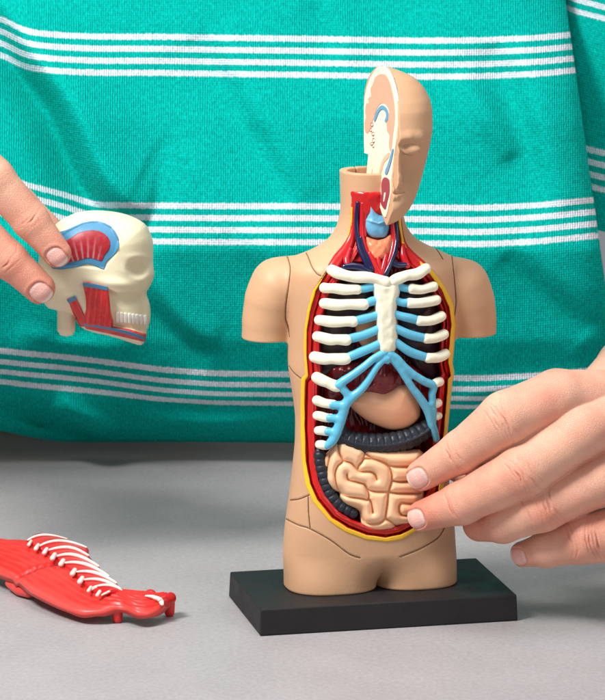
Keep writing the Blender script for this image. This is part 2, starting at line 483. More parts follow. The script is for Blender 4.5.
organ('stomach', K4([(165,492),(185,478),(215,462),(250,456),(290,463),(322,452),(350,434),(388,438),(408,465),(420,510),(419,548),(395,575),(362,592),(320,595),(280,583),(235,562),(195,532),(172,508)]), 15, 14, 21, M['stomach'])
# colon: transverse arch and descending side
def colon_f(path, bump, off):
    p = F4(spline(path, 8), off)
    L = np.r_[0, np.cumsum(np.linalg.norm(np.diff(p[:, :3], axis=0), axis=1))]
    def f(P):
        d = np.full(len(P), 1e9); u = np.zeros(len(P)); 
        for i in range(len(p) - 1):
            a, b = p[i, :3], p[i + 1, :3]; ba = b - a; h = np.clip((P - a) @ ba / (ba @ ba), 0, 1)
            e = np.linalg.norm(P - a - h[:, None] * ba, axis=1) - (p[i, 3] + (p[i + 1, 3] - p[i, 3]) * h)
            m = e < d; d = np.where(m, e, d); u = np.where(m, L[i] + h * (L[i + 1] - L[i]), u)
        ph = u / bump * math.pi
        d = d + .9 * (1 - np.abs(np.sin(ph))) ** 1.6 * 1.3 + .3 * noise(P, 3)
        return d
    return f, p
cpath = [(336,428,9),(345,438,10),(358,442,10.5),(372,443.5,10.5),(388,443,10.5),(404,440,10.5),(418,434,10),(430,426,9)]
f, p = colon_f(cpath, 7.5, -7)
f1 = f
rib_p = F4(spline([(337,431,1.6),(345,440,1.6),(360,445,1.7),(380,446.5,1.7),(400,443.5,1.7),(418,437,1.6),(432,428,1.5)], 6), 2.6)
sdf_obj('large_intestine', lambda P: smin(f1(P), chain(P, rib_p), .8), p[:, :3].min(0) - 14, p[:, :3].max(0) + 14, .75, M['colon'], model)
dpth = [(319,452,6),(321,466,6.5),(325,482,6.5),(331,496,6.5),(340,506,6.5),(352,513,6)]
f2, p = colon_f(dpth, 6.5, -8)
sdf_obj('large_intestine', f2, p[:, :3].min(0) - 12, p[:, :3].max(0) + 12, .75, M['colon'], model)

# small intestine: plump lobes between the folds
KG = lambda pts: [(x / 6.05 + 318, y / 6.05 + 432) for x, y in pts]
gut_poly = KG([(70,108),(36,150),(34,210),(46,250),(48,300),(86,350),(126,366),(132,400),(165,440),(236,470),(252,500),(258,560),(298,592),(360,606),(420,600),(470,590),(488,572),(540,568),(610,540),(640,400),(640,130),(540,110),(430,110),(330,100),(270,90),(200,60),(140,40),(105,60)])
folds_g = [KG(c) for c in (
 [(62,105),(70,150),(52,235)], [(122,80),(130,130),(150,175),(120,205),(104,250),(110,310),(130,366)], [(150,175),(200,188),(238,226),(244,205),(270,172),(282,130)],
 [(238,226),(255,240),(315,240),(345,258),(357,288)], [(174,255),(184,290),(230,302),(280,316)], [(280,316),(300,350),(308,390),(300,412)], [(300,350),(350,361),(425,362)],
 [(268,160),(340,166),(410,195),(440,232),(446,292),(426,362),(421,420),(406,524)], [(282,130),(330,158),(400,182),(440,206),(540,210),(620,205)], [(446,294),(500,302),(620,292)],
 [(426,362),(480,371),(620,372)], [(130,366),(180,391),(250,401),(300,412)], [(302,400),(322,428),(332,488)], [(252,478),(270,530),(310,556),(370,551),(406,524)], [(406,524),(440,542),(478,575)],
 [(600,438),(540,432),(500,430),(488,465),(506,502),(560,505)])]
fs = [(q[i], q[i + 1]) for q in (spline(c, 4) for c in folds_g) for i in range(len(q) - 1)]
GP = [tuple(p) for p in spline(gut_poly, 3, True)]
gx_, gy_ = np.arange(314, 428, .4), np.arange(428, 542, .4)
GX, GY = np.meshgrid(gx_, gy_, indexing='ij'); gxf, gyf = GX.ravel(), GY.ravel()
c_ = np.full(gxf.shape, 1e4)
for a, b in fs:
    ex, ey = b - a; h = np.clip(((gxf - a[0]) * ex + (gyf - a[1]) * ey) / (ex * ex + ey * ey + 1e-9), 0, 1)
    c_ = np.minimum(c_, (gxf - a[0] - ex * h) ** 2 + (gyf - a[1] - ey * h) ** 2)
c_ = np.sqrt(c_); s_ = -poly2(gxf, gyf, GP)
LV = 12 - 17 * np.sqrt(1 - (1 - np.clip(s_ / 10, 0, 1)) ** 2) + 8.0 * (1 - np.sqrt(1 - (1 - np.clip(c_ / 6.0, 0, 1)) ** 2)) * np.clip(s_ / 4, 0, 1)
LV = LV.reshape(GX.shape); kg = np.exp(-(np.arange(-7, 8) * .4 / .72) ** 2 / 2); kg /= kg.sum()
for ax_ in (0, 1): LV = np.apply_along_axis(lambda v: np.convolve(np.pad(v, 7, mode='edge'), kg, 'valid'), ax_, LV)
LV = LV + (2.4 * np.exp(-(c_ / .75) ** 2) * np.clip(s_ / 3, 0, 1)).reshape(GX.shape)
def gut_f(P):
    px, py = proj(P); s = -poly2(px, py, GP); ins = inset(P)
    u = np.clip((px - 314) / .4, 0, len(gx_) - 2); v = np.clip((py - 428) / .4, 0, len(gy_) - 2); i = u.astype(int); j = v.astype(int); u = np.clip(u - i, 0, 1); v = np.clip(v - j, 0, 1)
    lv = LV[i, j] * (1 - u) * (1 - v) + LV[i + 1, j] * u * (1 - v) + LV[i, j + 1] * (1 - u) * v + LV[i + 1, j + 1] * u * v
    return smax(smax(-s, (lv - ins) * .8, 1.0), ins - 20, .5)
cc = np.concatenate([F([322, 424, 322, 424, 372], [436, 436, 535, 535, 486], o) for o in (8, -22)])
sdf_obj('small_intestine', gut_f, cc.min(0) - 5, cc.max(0) + 5, .6, M['gut'], model)

# ---- rib cage: sternum is the part, ribs and cartilages its pieces
st_poly = K4([(246,64),(285,76),(312,76),(350,60),(352,100),(340,160),(338,200),(342,250),(340,300),(322,330),(300,335),(280,325),(270,290),(266,230),(262,180),(257,120)])
sternum = organ('sternum', st_poly, 3, 9.6, 7, M['bone'], st=.7, extra=lambda P, px, py, s: .5 * noise(P, 5))
def rib(name, pts, m, r, off=1.5, conv=(3.5, 300, 260), parent=sternum, flat=.8, jig=.22):
    q = np.array(spline([(x, y) for x, y in pts], 6)); n = len(q)
    rr = r * 1.04 * (1 + .05 * np.sin(np.arange(n) * .5 + r * 7))
    o = np.linspace(0, 0, n)
    p4 = F4(np.c_[q, rr, o + off], 0, conv)
    p4[:, :3] += np.stack([.25 * np.sin(np.arange(n) * .6 + r * 9 + k) for k in (0, 2, 4)], 1)
    V, Fc = tube_mesh(p4, 16, 5, flat)
    return mesh(name, V, Fc, m, parent, TB)
bonesL = [([(85,97),(120,100),(160,103),(202,104)], 4.9), ([(84,152),(120,156),(170,156),(222,155)], 5.2), ([(66,210),(100,215),(150,216),(186,215)], 5.1),
          ([(60,268),(100,277),(130,279),(162,279)], 5.2), ([(52,340),(90,346),(125,346),(160,346)], 5.4), ([(60,412),(85,424),(112,436),(132,442)], 5.4),
          ([(60,492),(85,500),(118,507)], 4.6), ([(58,544),(85,550),(108,553)], 4.4), ([(62,596),(82,598),(100,600)], 4.3), ([(66,645),(80,648),(95,648)], 4.3)]
cartL = [([(198,103),(232,98),(262,92)], 4.3), ([(218,154),(245,147),(270,140)], 4.4), ([(182,214),(230,205),(275,190)], 4.5), ([(158,278),(215,266),(278,238)], 4.6),
         ([(156,345),(215,322),(284,288)], 4.6)]
bonesR = [([(392,101),(430,102),(468,93)], 4.7), ([(384,150),(430,150),(476,139)], 4.9), ([(418,212),(460,212),(494,196)], 4.9), ([(443,274),(475,273),(503,259)], 4.9),
          ([(448,342),(480,342),(508,328)], 5.0), ([(468,434),(490,426)], 4.4), ([(474,504),(484,500)], 4.2), ([(478,548),(486,545)], 3.8)]
cartR = [([(335,88),(362,97),(390,101)], 4.0), ([(335,142),(360,149),(388,151)], 4.2), ([(336,190),(375,202),(420,212)], 4.4), ([(336,238),(385,262),(446,274)], 4.5), ([(335,286),(385,322),(450,342)], 4.5)]
for pts, r in bonesL + bonesR: rib('rib', pts, M['bone'], r, 1.8)
for pts, r in cartL + cartR: rib('costal_cartilage', pts, M['cart'], r * .94, .9)
rib('collarbone', [(112,36),(135,46),(175,58),(225,60),(270,68),(300,78)], M['bone'], 5.3, 3.0)
rib('collarbone', [(328,74),(350,62),(380,54),(415,46),(442,30)], M['bone'], 5.3, 3.0)
def margin(name, chains, off=2.4):
    ch = [F4(np.c_[spline([(x, y) for x, y, r in c], 5), np.interp(np.arange((len(c) - 1) * 5 + 1) / 5, range(len(c)), [r for x, y, r in c])], off, (3.5, 300, 260)) for c in chains]
    ap = np.concatenate(ch)
    def f(P):
        d = None
        for c in ch:
            e = chain(P, c); d = e if d is None else smin(d, e, 2.2)
        return d + .15 * noise(P, 4)
    return sdf_obj(name, f, ap[:, :3].min(0) - 8, ap[:, :3].max(0) + 8, .75, M['cart'], sternum)
margin('costal_margin', [
  [(298,322,3.9),(262,342,3.7),(225,372,3.8),(188,400,4.0),(150,425,4.4),(132,438,4.6)],
  [(300,340,3.5),(268,375,3.4),(240,420,3.6),(212,455,4.0),(182,480,4.8),(160,505,5.2),(148,545,5.0),(133,590,5.0),(115,630,4.8),(95,650,3.8)],
  [(140,440,4.3),(160,462,4.0),(172,480,4.4)], [(112,507,4.2),(150,510,4.4)], [(102,553,4.0),(140,555,4.4)], [(96,600,4.0),(128,604,4.2)],
  [(305,345,4.4),(306,352,3.4)]])
margin('costal_margin', [
  [(312,326,3.8),(340,345,3.7),(370,378,3.8),(400,403,3.9),(435,425,4.1),(466,440,4.2),(462,470,3.8),(464,500,3.4)],
  [(314,338,3.4),(345,375,3.4),(370,412,3.6),(395,450,3.8),(425,490,4.2),(448,530,4.4),(460,570,4.2),(470,600,4.0),(478,628,3.2)],
  [(462,500,3.2),(468,530,3.2),(464,560,3.6)], [(305,330,3.0),(312,332,3.2)]])

# ---- neck
C6 = (5.042, 320, 190)
def neck_tube(name, pts, m, off, parent=model, flat=.9):
    q = spline([(x, y) for x, y, r in pts], 6); rr = np.interp(np.arange(len(q)) / 6, range(len(pts)), [r for _, _, r in pts])
    p4 = F4(np.c_[q, rr], off, C6); V, Fc = tube_mesh(p4, 14, 4, flat); return mesh(name, V, Fc, m, parent, TB)
neck_tube('neck_muscle', [(176,60,2.4),(172,150,2.8),(162,230,3.6),(136,290,5.0),(96,345,6.0),(66,390,5.5)], M['red'], -3.5, flat=.6)
neck_tube('neck_muscle', [(150,300,2.6),(135,345,3.6),(140,385,3.6)], M['artery'], -1.0)
neck_tube('neck_muscle', [(398,130,2.4),(403,200,3.0),(414,270,4.2),(446,325,5.6),(505,380,6.0)], M['red'], -3.5, flat=.6)
neck_tube('neck_muscle', [(418,280,2.4),(420,330,3.4),(440,380,3.4)], M['artery'], -1)
neck_tube('vein', [(190,66,2.1),(184,150,2.4),(188,220,2.5),(200,290,2.8),(222,345,3.0),(250,395,3.0)], M['navy'], .5)
neck_tube('vein', [(206,240,1.8),(222,300,2.0),(245,355,2.4),(262,400,2.4)], M['navy'], 1.0)
neck_tube('vein', [(125,388,3.4),(170,385,3.8),(215,395,3.6),(255,415,3.0)], M['navy'], 0)
neck_tube('vein', [(378,125,2.1),(386,190,2.2),(386,260,2.4),(372,330,2.6),(345,395,2.6),(318,440,2.4)], M['navy'], .5)
neck_tube('vein', [(372,372,3.0),(400,380,3.2),(440,375,2.8)], M['navy'], -.5)
neck_tube('artery', [(214,70,2.2),(212,150,2.4),(212,230,2.6),(232,310,2.8),(265,375,2.8),(290,420,2.6)], M['artery'], -.3)
neck_tube('artery', [(236,66,1.8),(228,150,2.0),(226,230,2.0)], M['red'], -1.5)
neck_tube('artery', [(358,125,2.2),(366,190,2.6),(372,250,2.6),(358,330,2.8),(330,400,2.6)], M['artery'], -.5)
neck_tube('neck_muscle', [(250,320,2.6),(275,370,3.0),(300,425,3.0)], M['red'], 0)
neck_tube('neck_muscle', [(335,330,2.6),(322,380,3.0),(310,425,3.0)], M['artery'], .2)
neck_tube('neck_muscle', [(293,345,2.4),(300,385,2.6),(304,430,2.6)], M['red'], .2)
K6 = lambda pts: [(x / 5.042 + 320, y / 5.04 + 190) for x, y in pts]
organ('throat_muscle', K6([(148,6),(200,0),(300,0),(385,20),(400,45),(402,130),(180,130),(152,90)]), 4, 5.5, 7, M['red'], extra=lobes(.8, 5))
organ('larynx', K6([(250,68),(275,92),(300,122),(345,128),(350,190),(332,236),(300,242),(262,238),(236,215),(222,170),(240,120)]), 4, 8.5, 9, M['larynx'], st=.6,
      extra=lambda P, px, py, s: -1.4 * np.exp(-((py - 190 - (155 - np.abs(px - 378.5) * 1.6) / 5.04 - 3) / 1.1) ** 2) + .3 * noise(P, 4))
organ('thyroid', K6([(230,236),(262,245),(295,250),(325,240),(358,222),(372,262),(358,305),(335,345),(300,352),(262,345),(240,305)]), 4, 7.5, 8, M['thyroid'], st=.6,
      extra=lambda P, px, py, s: .8 * noise(P, 4) + 1.3 * np.exp(-((px - 378) / 1.5) ** 2) * (py < 245))
# ================================================================== half head of the model
TH = math.radians(16.0); cH, sH = math.cos(TH), math.sin(TH)
ZR = float(Zp(110)); XH0 = float(W(378, 110, 0)[0])
def xplane(z): return XH0 - .074 * (ZR - z)
def hloc(P):
    x = P[:, 0] - xplane(P[:, 2]); y = P[:, 1]
    return x * cH + y * sH, -x * sH + y * cH, P[:, 2]
ht = np.array([ # py, front px, back px, right silhouette px
 (66.2, 381.5, 379, 383), (68.5, 385, 376.5, 393), (71, 387, 374.5, 400), (77, 390, 370.5, 413), (86.5, 393, 367, 422), (97, 395.2, 364.8, 427.5), (106, 396.4, 364, 429.3),
 (126, 397, 364, 429.6), (139, 396.2, 364, 427.5), (150, 394.5, 365.3, 426), (156, 393.6, 367, 425.4), (165, 392.6, 369.8, 423.3), (174, 391.8, 372.2, 420.3), (183, 390.8, 374, 417),
 (193.5, 390.4, 376.3, 412.8), (204, 388.8, 378.8, 406.8), (210, 387.5, 381, 401.5), (214, 386.5, 382.5, 396), (217, 385.4, 384.2, 387)], float)[::-1]
hz = Zp(ht[:, 0]); xs = 302.5 + (xplane(hz)) / (W(1302.5, 110, 0)[0] / 1000.)
hyf = -(ht[:, 1] - xs) / sH; hyb = (xs - ht[:, 2]) / sH
hmid = (ht[:, 1] + ht[:, 2]) / 2
hw = np.sqrt(np.maximum((ht[:, 3] - hmid) ** 2 - ((ht[:, 1] - ht[:, 2]) / 2 * .9) ** 2, 1)) / cH
def _tab(v):
    zz = np.linspace(hz[0], hz[-1], 160); q = np.interp(zz, hz, v)
    for _ in range(6): q[1:-1] = (q[:-2] + 2 * q[1:-1] + q[2:]) / 4
    return zz, q
_hz, _hf = _tab(hyf); _, _hb = _tab(hyb); _, _hw = _tab(hw)
def head0(P):
    x, y, z = hloc(P)
    f = np.interp(z, _hz, _hf); b = np.interp(z, _hz, _hb); w = np.maximum(np.interp(z, _hz, _hw), 1)
    f = f + 6 * np.exp(-((z - float(Zp(163))) / 15) ** 2)
    c = (f + b) / 2; h = np.maximum((b - f) / 2, 1)
    g = (np.abs(x / w) ** 2.25 + np.abs((y - c) / h) ** 2.25) ** (1 / 2.25)
    d = (g - 1) * np.minimum(w, h) * .95
    return np.maximum(d, np.maximum(z - hz[-1], hz[0] - z))
def hit(f, px, py, y0=-140, y1=60):
    Y = np.linspace(y0, y1, 401); P = W(px, py, Y); d = f(P); i = np.argmax(d < 0)
    return P[i]
H = lambda px, py, dy=0: hit(head0, px, py) + np.array([0, dy, 0])
def nz(py, y):   # point on the cut plane
    z = float(Zp(py)); return np.array([xplane(z) - y * sH, y * cH, z])
yb_ = lambda py: float(np.interp(Zp(py), _hz, _hf))
nose = [(*nz(144, yb_(146) + 3), 4.8), (*nz(160, yb_(160) - .5), 5.4), (*nz(168, yb_(171) - 4), 6.0), (*nz(173.2, yb_(176) - 6), 6.2)]
wing = [(*(nz(175, yb_(177) - 1) + np.array([6 * cH, 6 * sH, 0])), 3.6), (*(nz(175, yb_(177) + 4) + np.array([8.5 * cH, 8.5 * sH, 0])), 3.6)]
brow = [(*H(399.5, 140.5, 3.9), 4.2), (*H(408, 138.5, 3.8), 4.0), (*H(418, 138.5, 3.8), 3.8)]
eye = H(410.5, 150.2, 4.0); sock = H(409, 149.5, -4.0)
lipu = [(*H(391.5, 190.6, .4), 2.8), (*H(396, 190.6, 1.6), 2.4), (*H(402, 191.6, 2.6), 1.3)]
lipl = [(*H(391, 197.8, .2), 3.3), (*H(396, 197.4, 1.0), 3.0), (*H(402, 195, 2.4), 1.4)]
def head1(P):
    d = head0(P)
    d = smin(d, chain(P, brow, 2), 6)
    d = smax(d, -ell(P, sock, (13.5, 5.6, 8)), 4)
    d = smin(d, ell(P, eye, (10, 6.2, 5.6)), 2.2)
    d = smin(d, chain(P, nose, 3), 4); d = smin(d, chain(P, wing, 1), 2)
    d = smin(d, chain(P, lipu, 1), 1.2); d = smin(d, chain(P, lipl, 1), 1.2)
    return smin(d, ell(P, CHIN, (9, 8, 7)), 5)
CHIN = H(393, 208, 5)
h1 = lambda pts: [hit(head1, *p) for p in spline(pts, 3)]
mouth = h1([(389.8, 192.8), (393, 193.2), (396.5, 194), (400.5, 193.4), (404.3, 192.6)])
LASH = h1([(401, 151.4), (404.3, 154.4), (410, 155.6), (416, 154.4), (420, 152)])
LIDC = h1([(402.5, 146.2), (406, 144.8), (411, 144.2), (417, 145)])
def head_f(P):
    x, y, z = hloc(P); d = head1(P)
    for L, r in ((mouth, 1.0), (LASH, 1.1), (LIDC, .45)):
        L = np.array(L); lo = L.min(0) - 4; hi = L.max(0) + 4; m = ((P > lo) & (P < hi)).all(1)
        if m.any():
            e = np.full(len(P), 9.0); e[m] = np.min([cone(P[m], a, b, r, r * .8) for a, b in zip(L[:-1], L[1:])], 0); d = smax(d, -e, .6)
    e = ell(P, NOS, (3.4, 4, 1.5)); d = smax(d, -e, .8)
    d = smin(d, ell(P, EAR, (4.5, 8, 12)), 3)
    return smax(d, .6 - x, .4)
NOS = nz(179.4, yb_(178) - 4) + np.array([5, 1, 0]); _we = float(np.interp(Zp(134), _hz, _hw)); 
EAR = np.array([xplane(Zp(134)) + _we * cH - 6 * sH - 1.5, _we * sH + 6, float(Zp(134))])
zs = [p for p in (float(Zp(218.5)), float(Zp(64)))]
head = sdf_obj('half_head', head_f, (XH0 - 40, -110, zs[0]), (XH0 + 75, 75, zs[1]), .8, M['tan'], model)

def on_cut(px, py, x0=-.2):
    Y = 0.0
    for _ in range(40):
        P = W(px, py, Y)[None]; x, y, z = hloc(P); Y += (x0 - x[0]) / sH * .25
    return W(px, py, Y)
def slab(name, poly, x0, thick, m, parent, n=3, closed_spline=True):
    q = spline(poly, n, True) if closed_spline else np.array(poly, float)
    a = np.array([on_cut(x, y, x0) for x, y in q]); b = a + np.array([cH, sH, 0]) * thick
    k = len(a); V = np.concatenate([a, b]); Fc = [tuple(range(k)), tuple(range(2 * k - 1, k - 1, -1))] + [(i, i + k, (i + 1) % k + k, (i + 1) % k) for i in range(k)]
    o = mesh(name, V, Fc, m, parent, TB, smooth=False)
    import bmesh
    bm = bmesh.new(); bm.from_mesh(o.data); bmesh.ops.recalc_face_normals(bm, faces=bm.faces); bm.to_mesh(o.data); bm.free()
    return o
hts = ht[::-1]
outl = [(r[1] + .15, r[0]) for r in hts] + [(r[2] - .1, r[0]) for r in hts[::-1] if r[0] > 172] + [(372.6, 167), (371.2, 175), (366.4, 173.8), (368.4, 154.2), (364.2, 153)] + [(r[2] - .1, r[0]) for r in hts[::-1] if r[0] < 145]
slab('cut_face', outl, -.4, 3.0, M['section'], head, closed_spline=False)
Z4 = lambda pts: [(x / 7.5625 + 360, y / 7.567 + 60) for x, y in pts]
Z5 = lambda pts: [(x / 7.5625 + 360, y / 7.567 + 130) for x, y in pts]
slab('brain_section', Z4([(150,108),(190,112),(220,160),(240,230),(255,310),(262,400),(258,480),(248,560),(240,640),(228,690),(218,640),(222,570),(205,540),(200,470),(215,430),(218,385),(200,345),(170,325),(140,345),(115,395),(105,440),(90,470),(80,520),(55,552),(38,540),(34,470),(45,430),(38,390),(48,330),(66,325),(60,290),(84,270),(78,220),(98,180),(112,135)]), -.9, 1.2, M['brain'], head)
slab('ventricle_section', Z4([(168,343),(200,370),(212,410),(208,455),(190,470),(186,455),(196,430),(192,395),(165,372),(140,395),(122,440),(108,468),(106,440),(118,400),(140,360)]), -1.3, 1.2, M['ventricle'], head)
for i, (x, y, a, b) in enumerate([(88,490,10,16),(80,530,8,14),(96,560,9,16),(100,610,8,20),(84,635,8,12),(98,650,6,14)]):
    ring = Z4([(x + a * math.cos(t), y + b * math.sin(t)) for t in np.linspace(0, 6.28, 12)[:-1]]); slab('cerebellum_fold', ring, -1.0, 1.2, M['tongue'], head)
    ring = Z4([(x + 1 + a * .62 * math.cos(t), y + b * .62 * math.sin(t)) for t in np.linspace(0, 6.28, 12)[:-1]]); slab('cerebellum_fold', ring, -1.35, 1.0, M['section'], head)
slab('palate_section', Z5([(222,172),(205,178),(180,205),(160,250),(145,310),(150,335),(165,300),(178,250),(200,225),(215,205)]), -1.0, 1.2, M['palate'], head)
slab('nasal_section', Z5([(240,150),(250,150),(232,240),(205,325),(188,335),(190,305),(205,270),(222,215)]), -1.4, 1.2, M['ventricle'], head)
slab('tongue_section', Z5([(185,358),(215,375),(222,420),(220,480),(205,540),(190,600),(165,575),(150,530),(148,480),(162,490),(160,430),(165,385)]), -1.0, 1.2, M['tongue'], head)
slab('tooth_section', Z5([(182,478),(190,482),(184,530),(176,540)]), -1.5, .8, M['section'], head)

# ================================================================== skull model held in the hand
YS = 170.0
K7 = lambda pts: [(x / 4.654 + 40, y / 4.654 + 200) for x, y in pts]
skp = [tuple(p) for p in spline(K7([(150,66),(200,53),(260,48),(350,55),(425,75),(485,108),(512,150),(527,200),(526,290),(532,350),(516,395),(498,425),(500,450),(512,490),(513,560),(500,600),(495,640),(480,668),(455,674),(350,640),(215,606),(172,568),(160,540),(100,520),(60,508),(35,500),(5,455),(-10,380),(-5,270),(20,190),(75,110)]), 3, True)]
post = K7([(80,480),(165,480),(165,600),(155,628),(125,636),(95,630),(80,608)])
maxil = K7([(322,425),(360,440),(430,432),(500,430),(560,440),(560,600),(500,625),(420,600),(338,588)])
fossa = K7([(120,150),(200,108),(270,98),(335,128),(368,190),(350,250),(300,320),(200,310),(80,310),(60,200)])
def skH(px, py):
    s = np.maximum(-poly2(px, py, skp), 0)
    h = 44 * np.sqrt(1 - (1 - np.clip(s / 40, 0, 1)) ** 2)
    m = sstep(2.5, -1.5, poly2(px, py, maxil)); h = h - 8.0 * m * sstep(0, 8, s)
    h = h - 11.0 * np.exp(-(((px - 138.5) / 9.5) ** 2 + ((py - 268.5) / 8.5) ** 2) ** 1.6) * sstep(0, 6, s)
    h = h + 1.5 * np.exp(-(((px - 139) / 12) ** 2 + ((py - 257) / 3.5) ** 2))
    h = h + 3.4 * np.exp(-(((px - 118) / 22) ** 2 + ((py - 284 - (px - 118) * .12) / 5) ** 2))
    h = h - 2.2 * sstep(2, -2, poly2(px, py, fossa))
    h = h - 1.2 * np.exp(-(((px - 76) / 10) ** 2 + ((py - 292) / 3) ** 2)) + 1.4 * np.exp(-(((px - 66) / 8) ** 2 + ((py - 297) / 7) ** 2))
    return h
def skull_f(P):
    px, py = proj(P); s = -poly2(px, py, skp)
    d = smax(-s, (np.abs(P[:, 1] - YS) - skH(px, py)) * .8, 1.2)
    sp = -poly2(px, py, post); q = np.sqrt(np.maximum(1 - (1 - np.clip(sp / 7, 0, 1)) ** 2, 0))
    return smin(d, smax(-sp, np.abs(P[:, 1] - YS) - 11 * q, 1), 2)
SB = W(100, 345, YS)
skull = thing('skull_model', 'small cream plastic skull with red and blue muscle patches pinched between fingers', 'skull model', SB)
lo = W(20, 350, YS - 60); hi = W(162, 205, YS + 60)
sdf_obj('skull_shell', skull_f, (lo[0] - 6, YS - 52, lo[2] - 26), (hi[0] + 6, YS + 52, hi[2] + 26), 1.0, M['skull'], skull)
def patch(name, poly, m, h=1.2, col=None, sm=2, st=.6, extra=None, rnd=.7):
    q = [tuple(p) for p in (spline(poly, sm, True) if sm else poly)]
    a = np.array(q); l, h2 = a.min(0) - 2, a.max(0) + 2
    gx, gy = np.meshgrid(np.linspace(l[0], h2[0], 12), np.linspace(l[1], h2[1], 12)); hh = skH(gx.ravel(), gy.ravel())
    pts = np.concatenate([W(gx.ravel(), gy.ravel(), YS - hh - h - 2), W(gx.ravel(), gy.ravel(), YS - hh + 3)])
    def f(P):
        px, py = proj(P); hs = skH(px, py) + h + (extra(px, py) if extra else 0); y = YS - P[:, 1]
        return smax(smax(poly2(px, py, q), y - hs, rnd), hs - 3.5 - y, .4)
    return sdf_obj(name, f, pts.min(0) - 2, pts.max(0) + 2, st, m, skull, col=col)
def mus_c(dirx, diry, base=(206, 34, 38), light=(224, 86, 78), fr=1.1):
    def c(V):
        px, py = proj(V); t = px * dirx + py * diry
        k = (.5 + .5 * np.cos(t * fr + .6 * noise(V, 9))) ** 3 * .55 + .2 * noise(V, 3)
        k = np.clip(k, 0, 1)[:, None]; return lin(base) * (1 - k) + lin(light) * k
    return c
patch('temporal_tendon', K7([(40,170),(120,140),(200,105),(270,98),(330,122),(362,170),(366,225),(335,265),(308,290),(297,322),(262,308),(220,298),(150,316),(60,320),(20,250)]), M['skullblue'], 1.6)
tm_c = lambda V: (lambda px, py: (lambda k: lin((158, 28, 38)) * (1 - k[:, None]) + lin((208, 150, 158)) * k[:, None])(np.clip((.5 + .5 * np.cos(np.arctan2(px - 88, 300 - py) * 52)) ** 4 * sstep(232, 262, py) * .75 * sstep(105, 95, px) + .08 * noise(V, 3), 0, 1)))(*proj(V))
patch('temporal_muscle', K7([(60,200),(130,185),(180,152),(250,140),(298,155),(326,190),(322,230),(300,258),(285,285),(240,270),(200,275),(150,288),(60,290)]), M['skullred'], 2.4, col=tm_c)
patch('jaw_muscle', K7([(202,384),(260,392),(314,404),(322,440),(330,520),(340,592),(270,584),(203,574),(214,510),(212,450)]), M['skullred'], 3.4, col=mus_c(1, .1), extra=lambda px, py: .35 * np.cos((px + py * .1) * 1.3), sm=2)
patch('jaw_tendon', K7([(200,384),(260,391),(315,403),(318,424),(258,412),(200,402)]), M['skullblue'], 4.2, sm=0)
patch('neck_strap_muscle', K7([(128,462),(164,450),(190,505),(215,562),(232,590),(186,590),(158,540)]), M['skullred'], 2.6, col=mus_c(.9, -.4), sm=1)
patch('jaw_tendon', K7([(124,466),(162,447),(172,464),(134,482)]), M['skullblue'], 3.4, sm=0)
patch('lower_jaw_muscle', K7([(190,566),(240,576),(340,588),(420,602),(497,624),(492,662),(420,646),(320,622),(215,600)]), M['skullred'], 2.0, col=mus_c(.3, 1, fr=.5), sm=1)
patch('jaw_tendon', K7([(203,572),(270,580),(340,594),(420,612),(496,640),(494,655),(415,628),(335,608),(265,594),(203,584)]), M['skullblue'], 2.9, sm=0)
for k in range(8):
    x0 = 352 + k * 18.6 - (k > 4) * 1.5; x1 = x0 + 17.4; y0 = 522 + k * 2.2; y1 = 570 + k * 1.6
    patch('tooth', K7([(x0, y0 + 3), (x0 + 8, y0 - 2), (x1, y0 + 3), (x1 - 1, y1 - 3), (x1 - 9, y1), (x0 + 1, y1 - 3)]), M['tooth'], 1.7, sm=2, rnd=1.2)

# ================================================================== red muscle half shell lying on the table
PB = WZ(60, 600, 0)
plate = thing('muscle_shell_piece', 'red plastic muscle shell with a row of white ribs, lying on the grey tabletop', 'model part', PB)
near = [(-60,548,22),(-25,562,22),(0,572,21),(18,580,20),(34,592,18),(60,604,16),(80,611,14),(100,611,15),(120,607,18),(140,613,16),(158,610,16),(172,598,20)]
far  = [(-55,528,42),(-22,534,42),(5,539.5,40),(30,541,38),(52,544,34),(70,556,30),(84,568,28),(98,579,27),(112,587,28),(126,590,28),(142,591.5,27),(158,597,22)]
Nn = spline(near, 20); Ff = spline(far, 20); NU_ = len(Nn); NV_ = 44
a3 = WZ(Nn[:, 0], Nn[:, 1], Nn[:, 2]); b3 = WZ(Ff[:, 0], Ff[:, 1], Ff[:, 2])
V = []; UVc = []
for i in range(NU_):
    for j in range(NV_):
        v = j / (NV_ - 1); p = a3[i] * (1 - v) + b3[i] * v
        u = i / (NU_ - 1)
        p = p + np.array([0, 0, 9.0 * math.sin(math.pi * v) ** .8 * (1 - .4 * u)])
        st = .55 * math.cos(v * 60 + u * 34 + 3 * math.sin(u * 9)) + .35 * math.cos(v * 31 - u * 50)
        gr = 4.0 * math.exp(-((u - .26 - v * .27) / .0085) ** 2) * (v < .66)
        p = p + np.array([0, 0, st * .8 - gr]); V.append(p); UVc.append((u, v))
V = np.array(V); UVc = np.array(UVc); top = len(V)
bot = V - np.array([0, 0, 1]) * (3.5 + 2.5 * np.clip(1 - UVc[:, 1] * 5, 0, 1))[:, None]
Fc = []
idx = lambda i, j: i * NV_ + j
for i in range(NU_ - 1):
    for j in range(NV_ - 1):
        Fc.append((idx(i, j), idx(i + 1, j), idx(i + 1, j + 1), idx(i, j + 1)))
        Fc.append(tuple(top + k for k in (idx(i, j), idx(i, j + 1), idx(i + 1, j + 1), idx(i + 1, j))))
for i in range(NU_ - 1):
    for j in (0, NV_ - 1):
        q = (idx(i, j), idx(i + 1, j), top + idx(i + 1, j), top + idx(i, j)); Fc.append(q if j else q[::-1])
for j in range(NV_ - 1):
    for i in (0, NU_ - 1):
        q = (idx(i, j), idx(i, j + 1), top + idx(i, j + 1), top + idx(i, j)); Fc.append(q[::-1] if i else q)
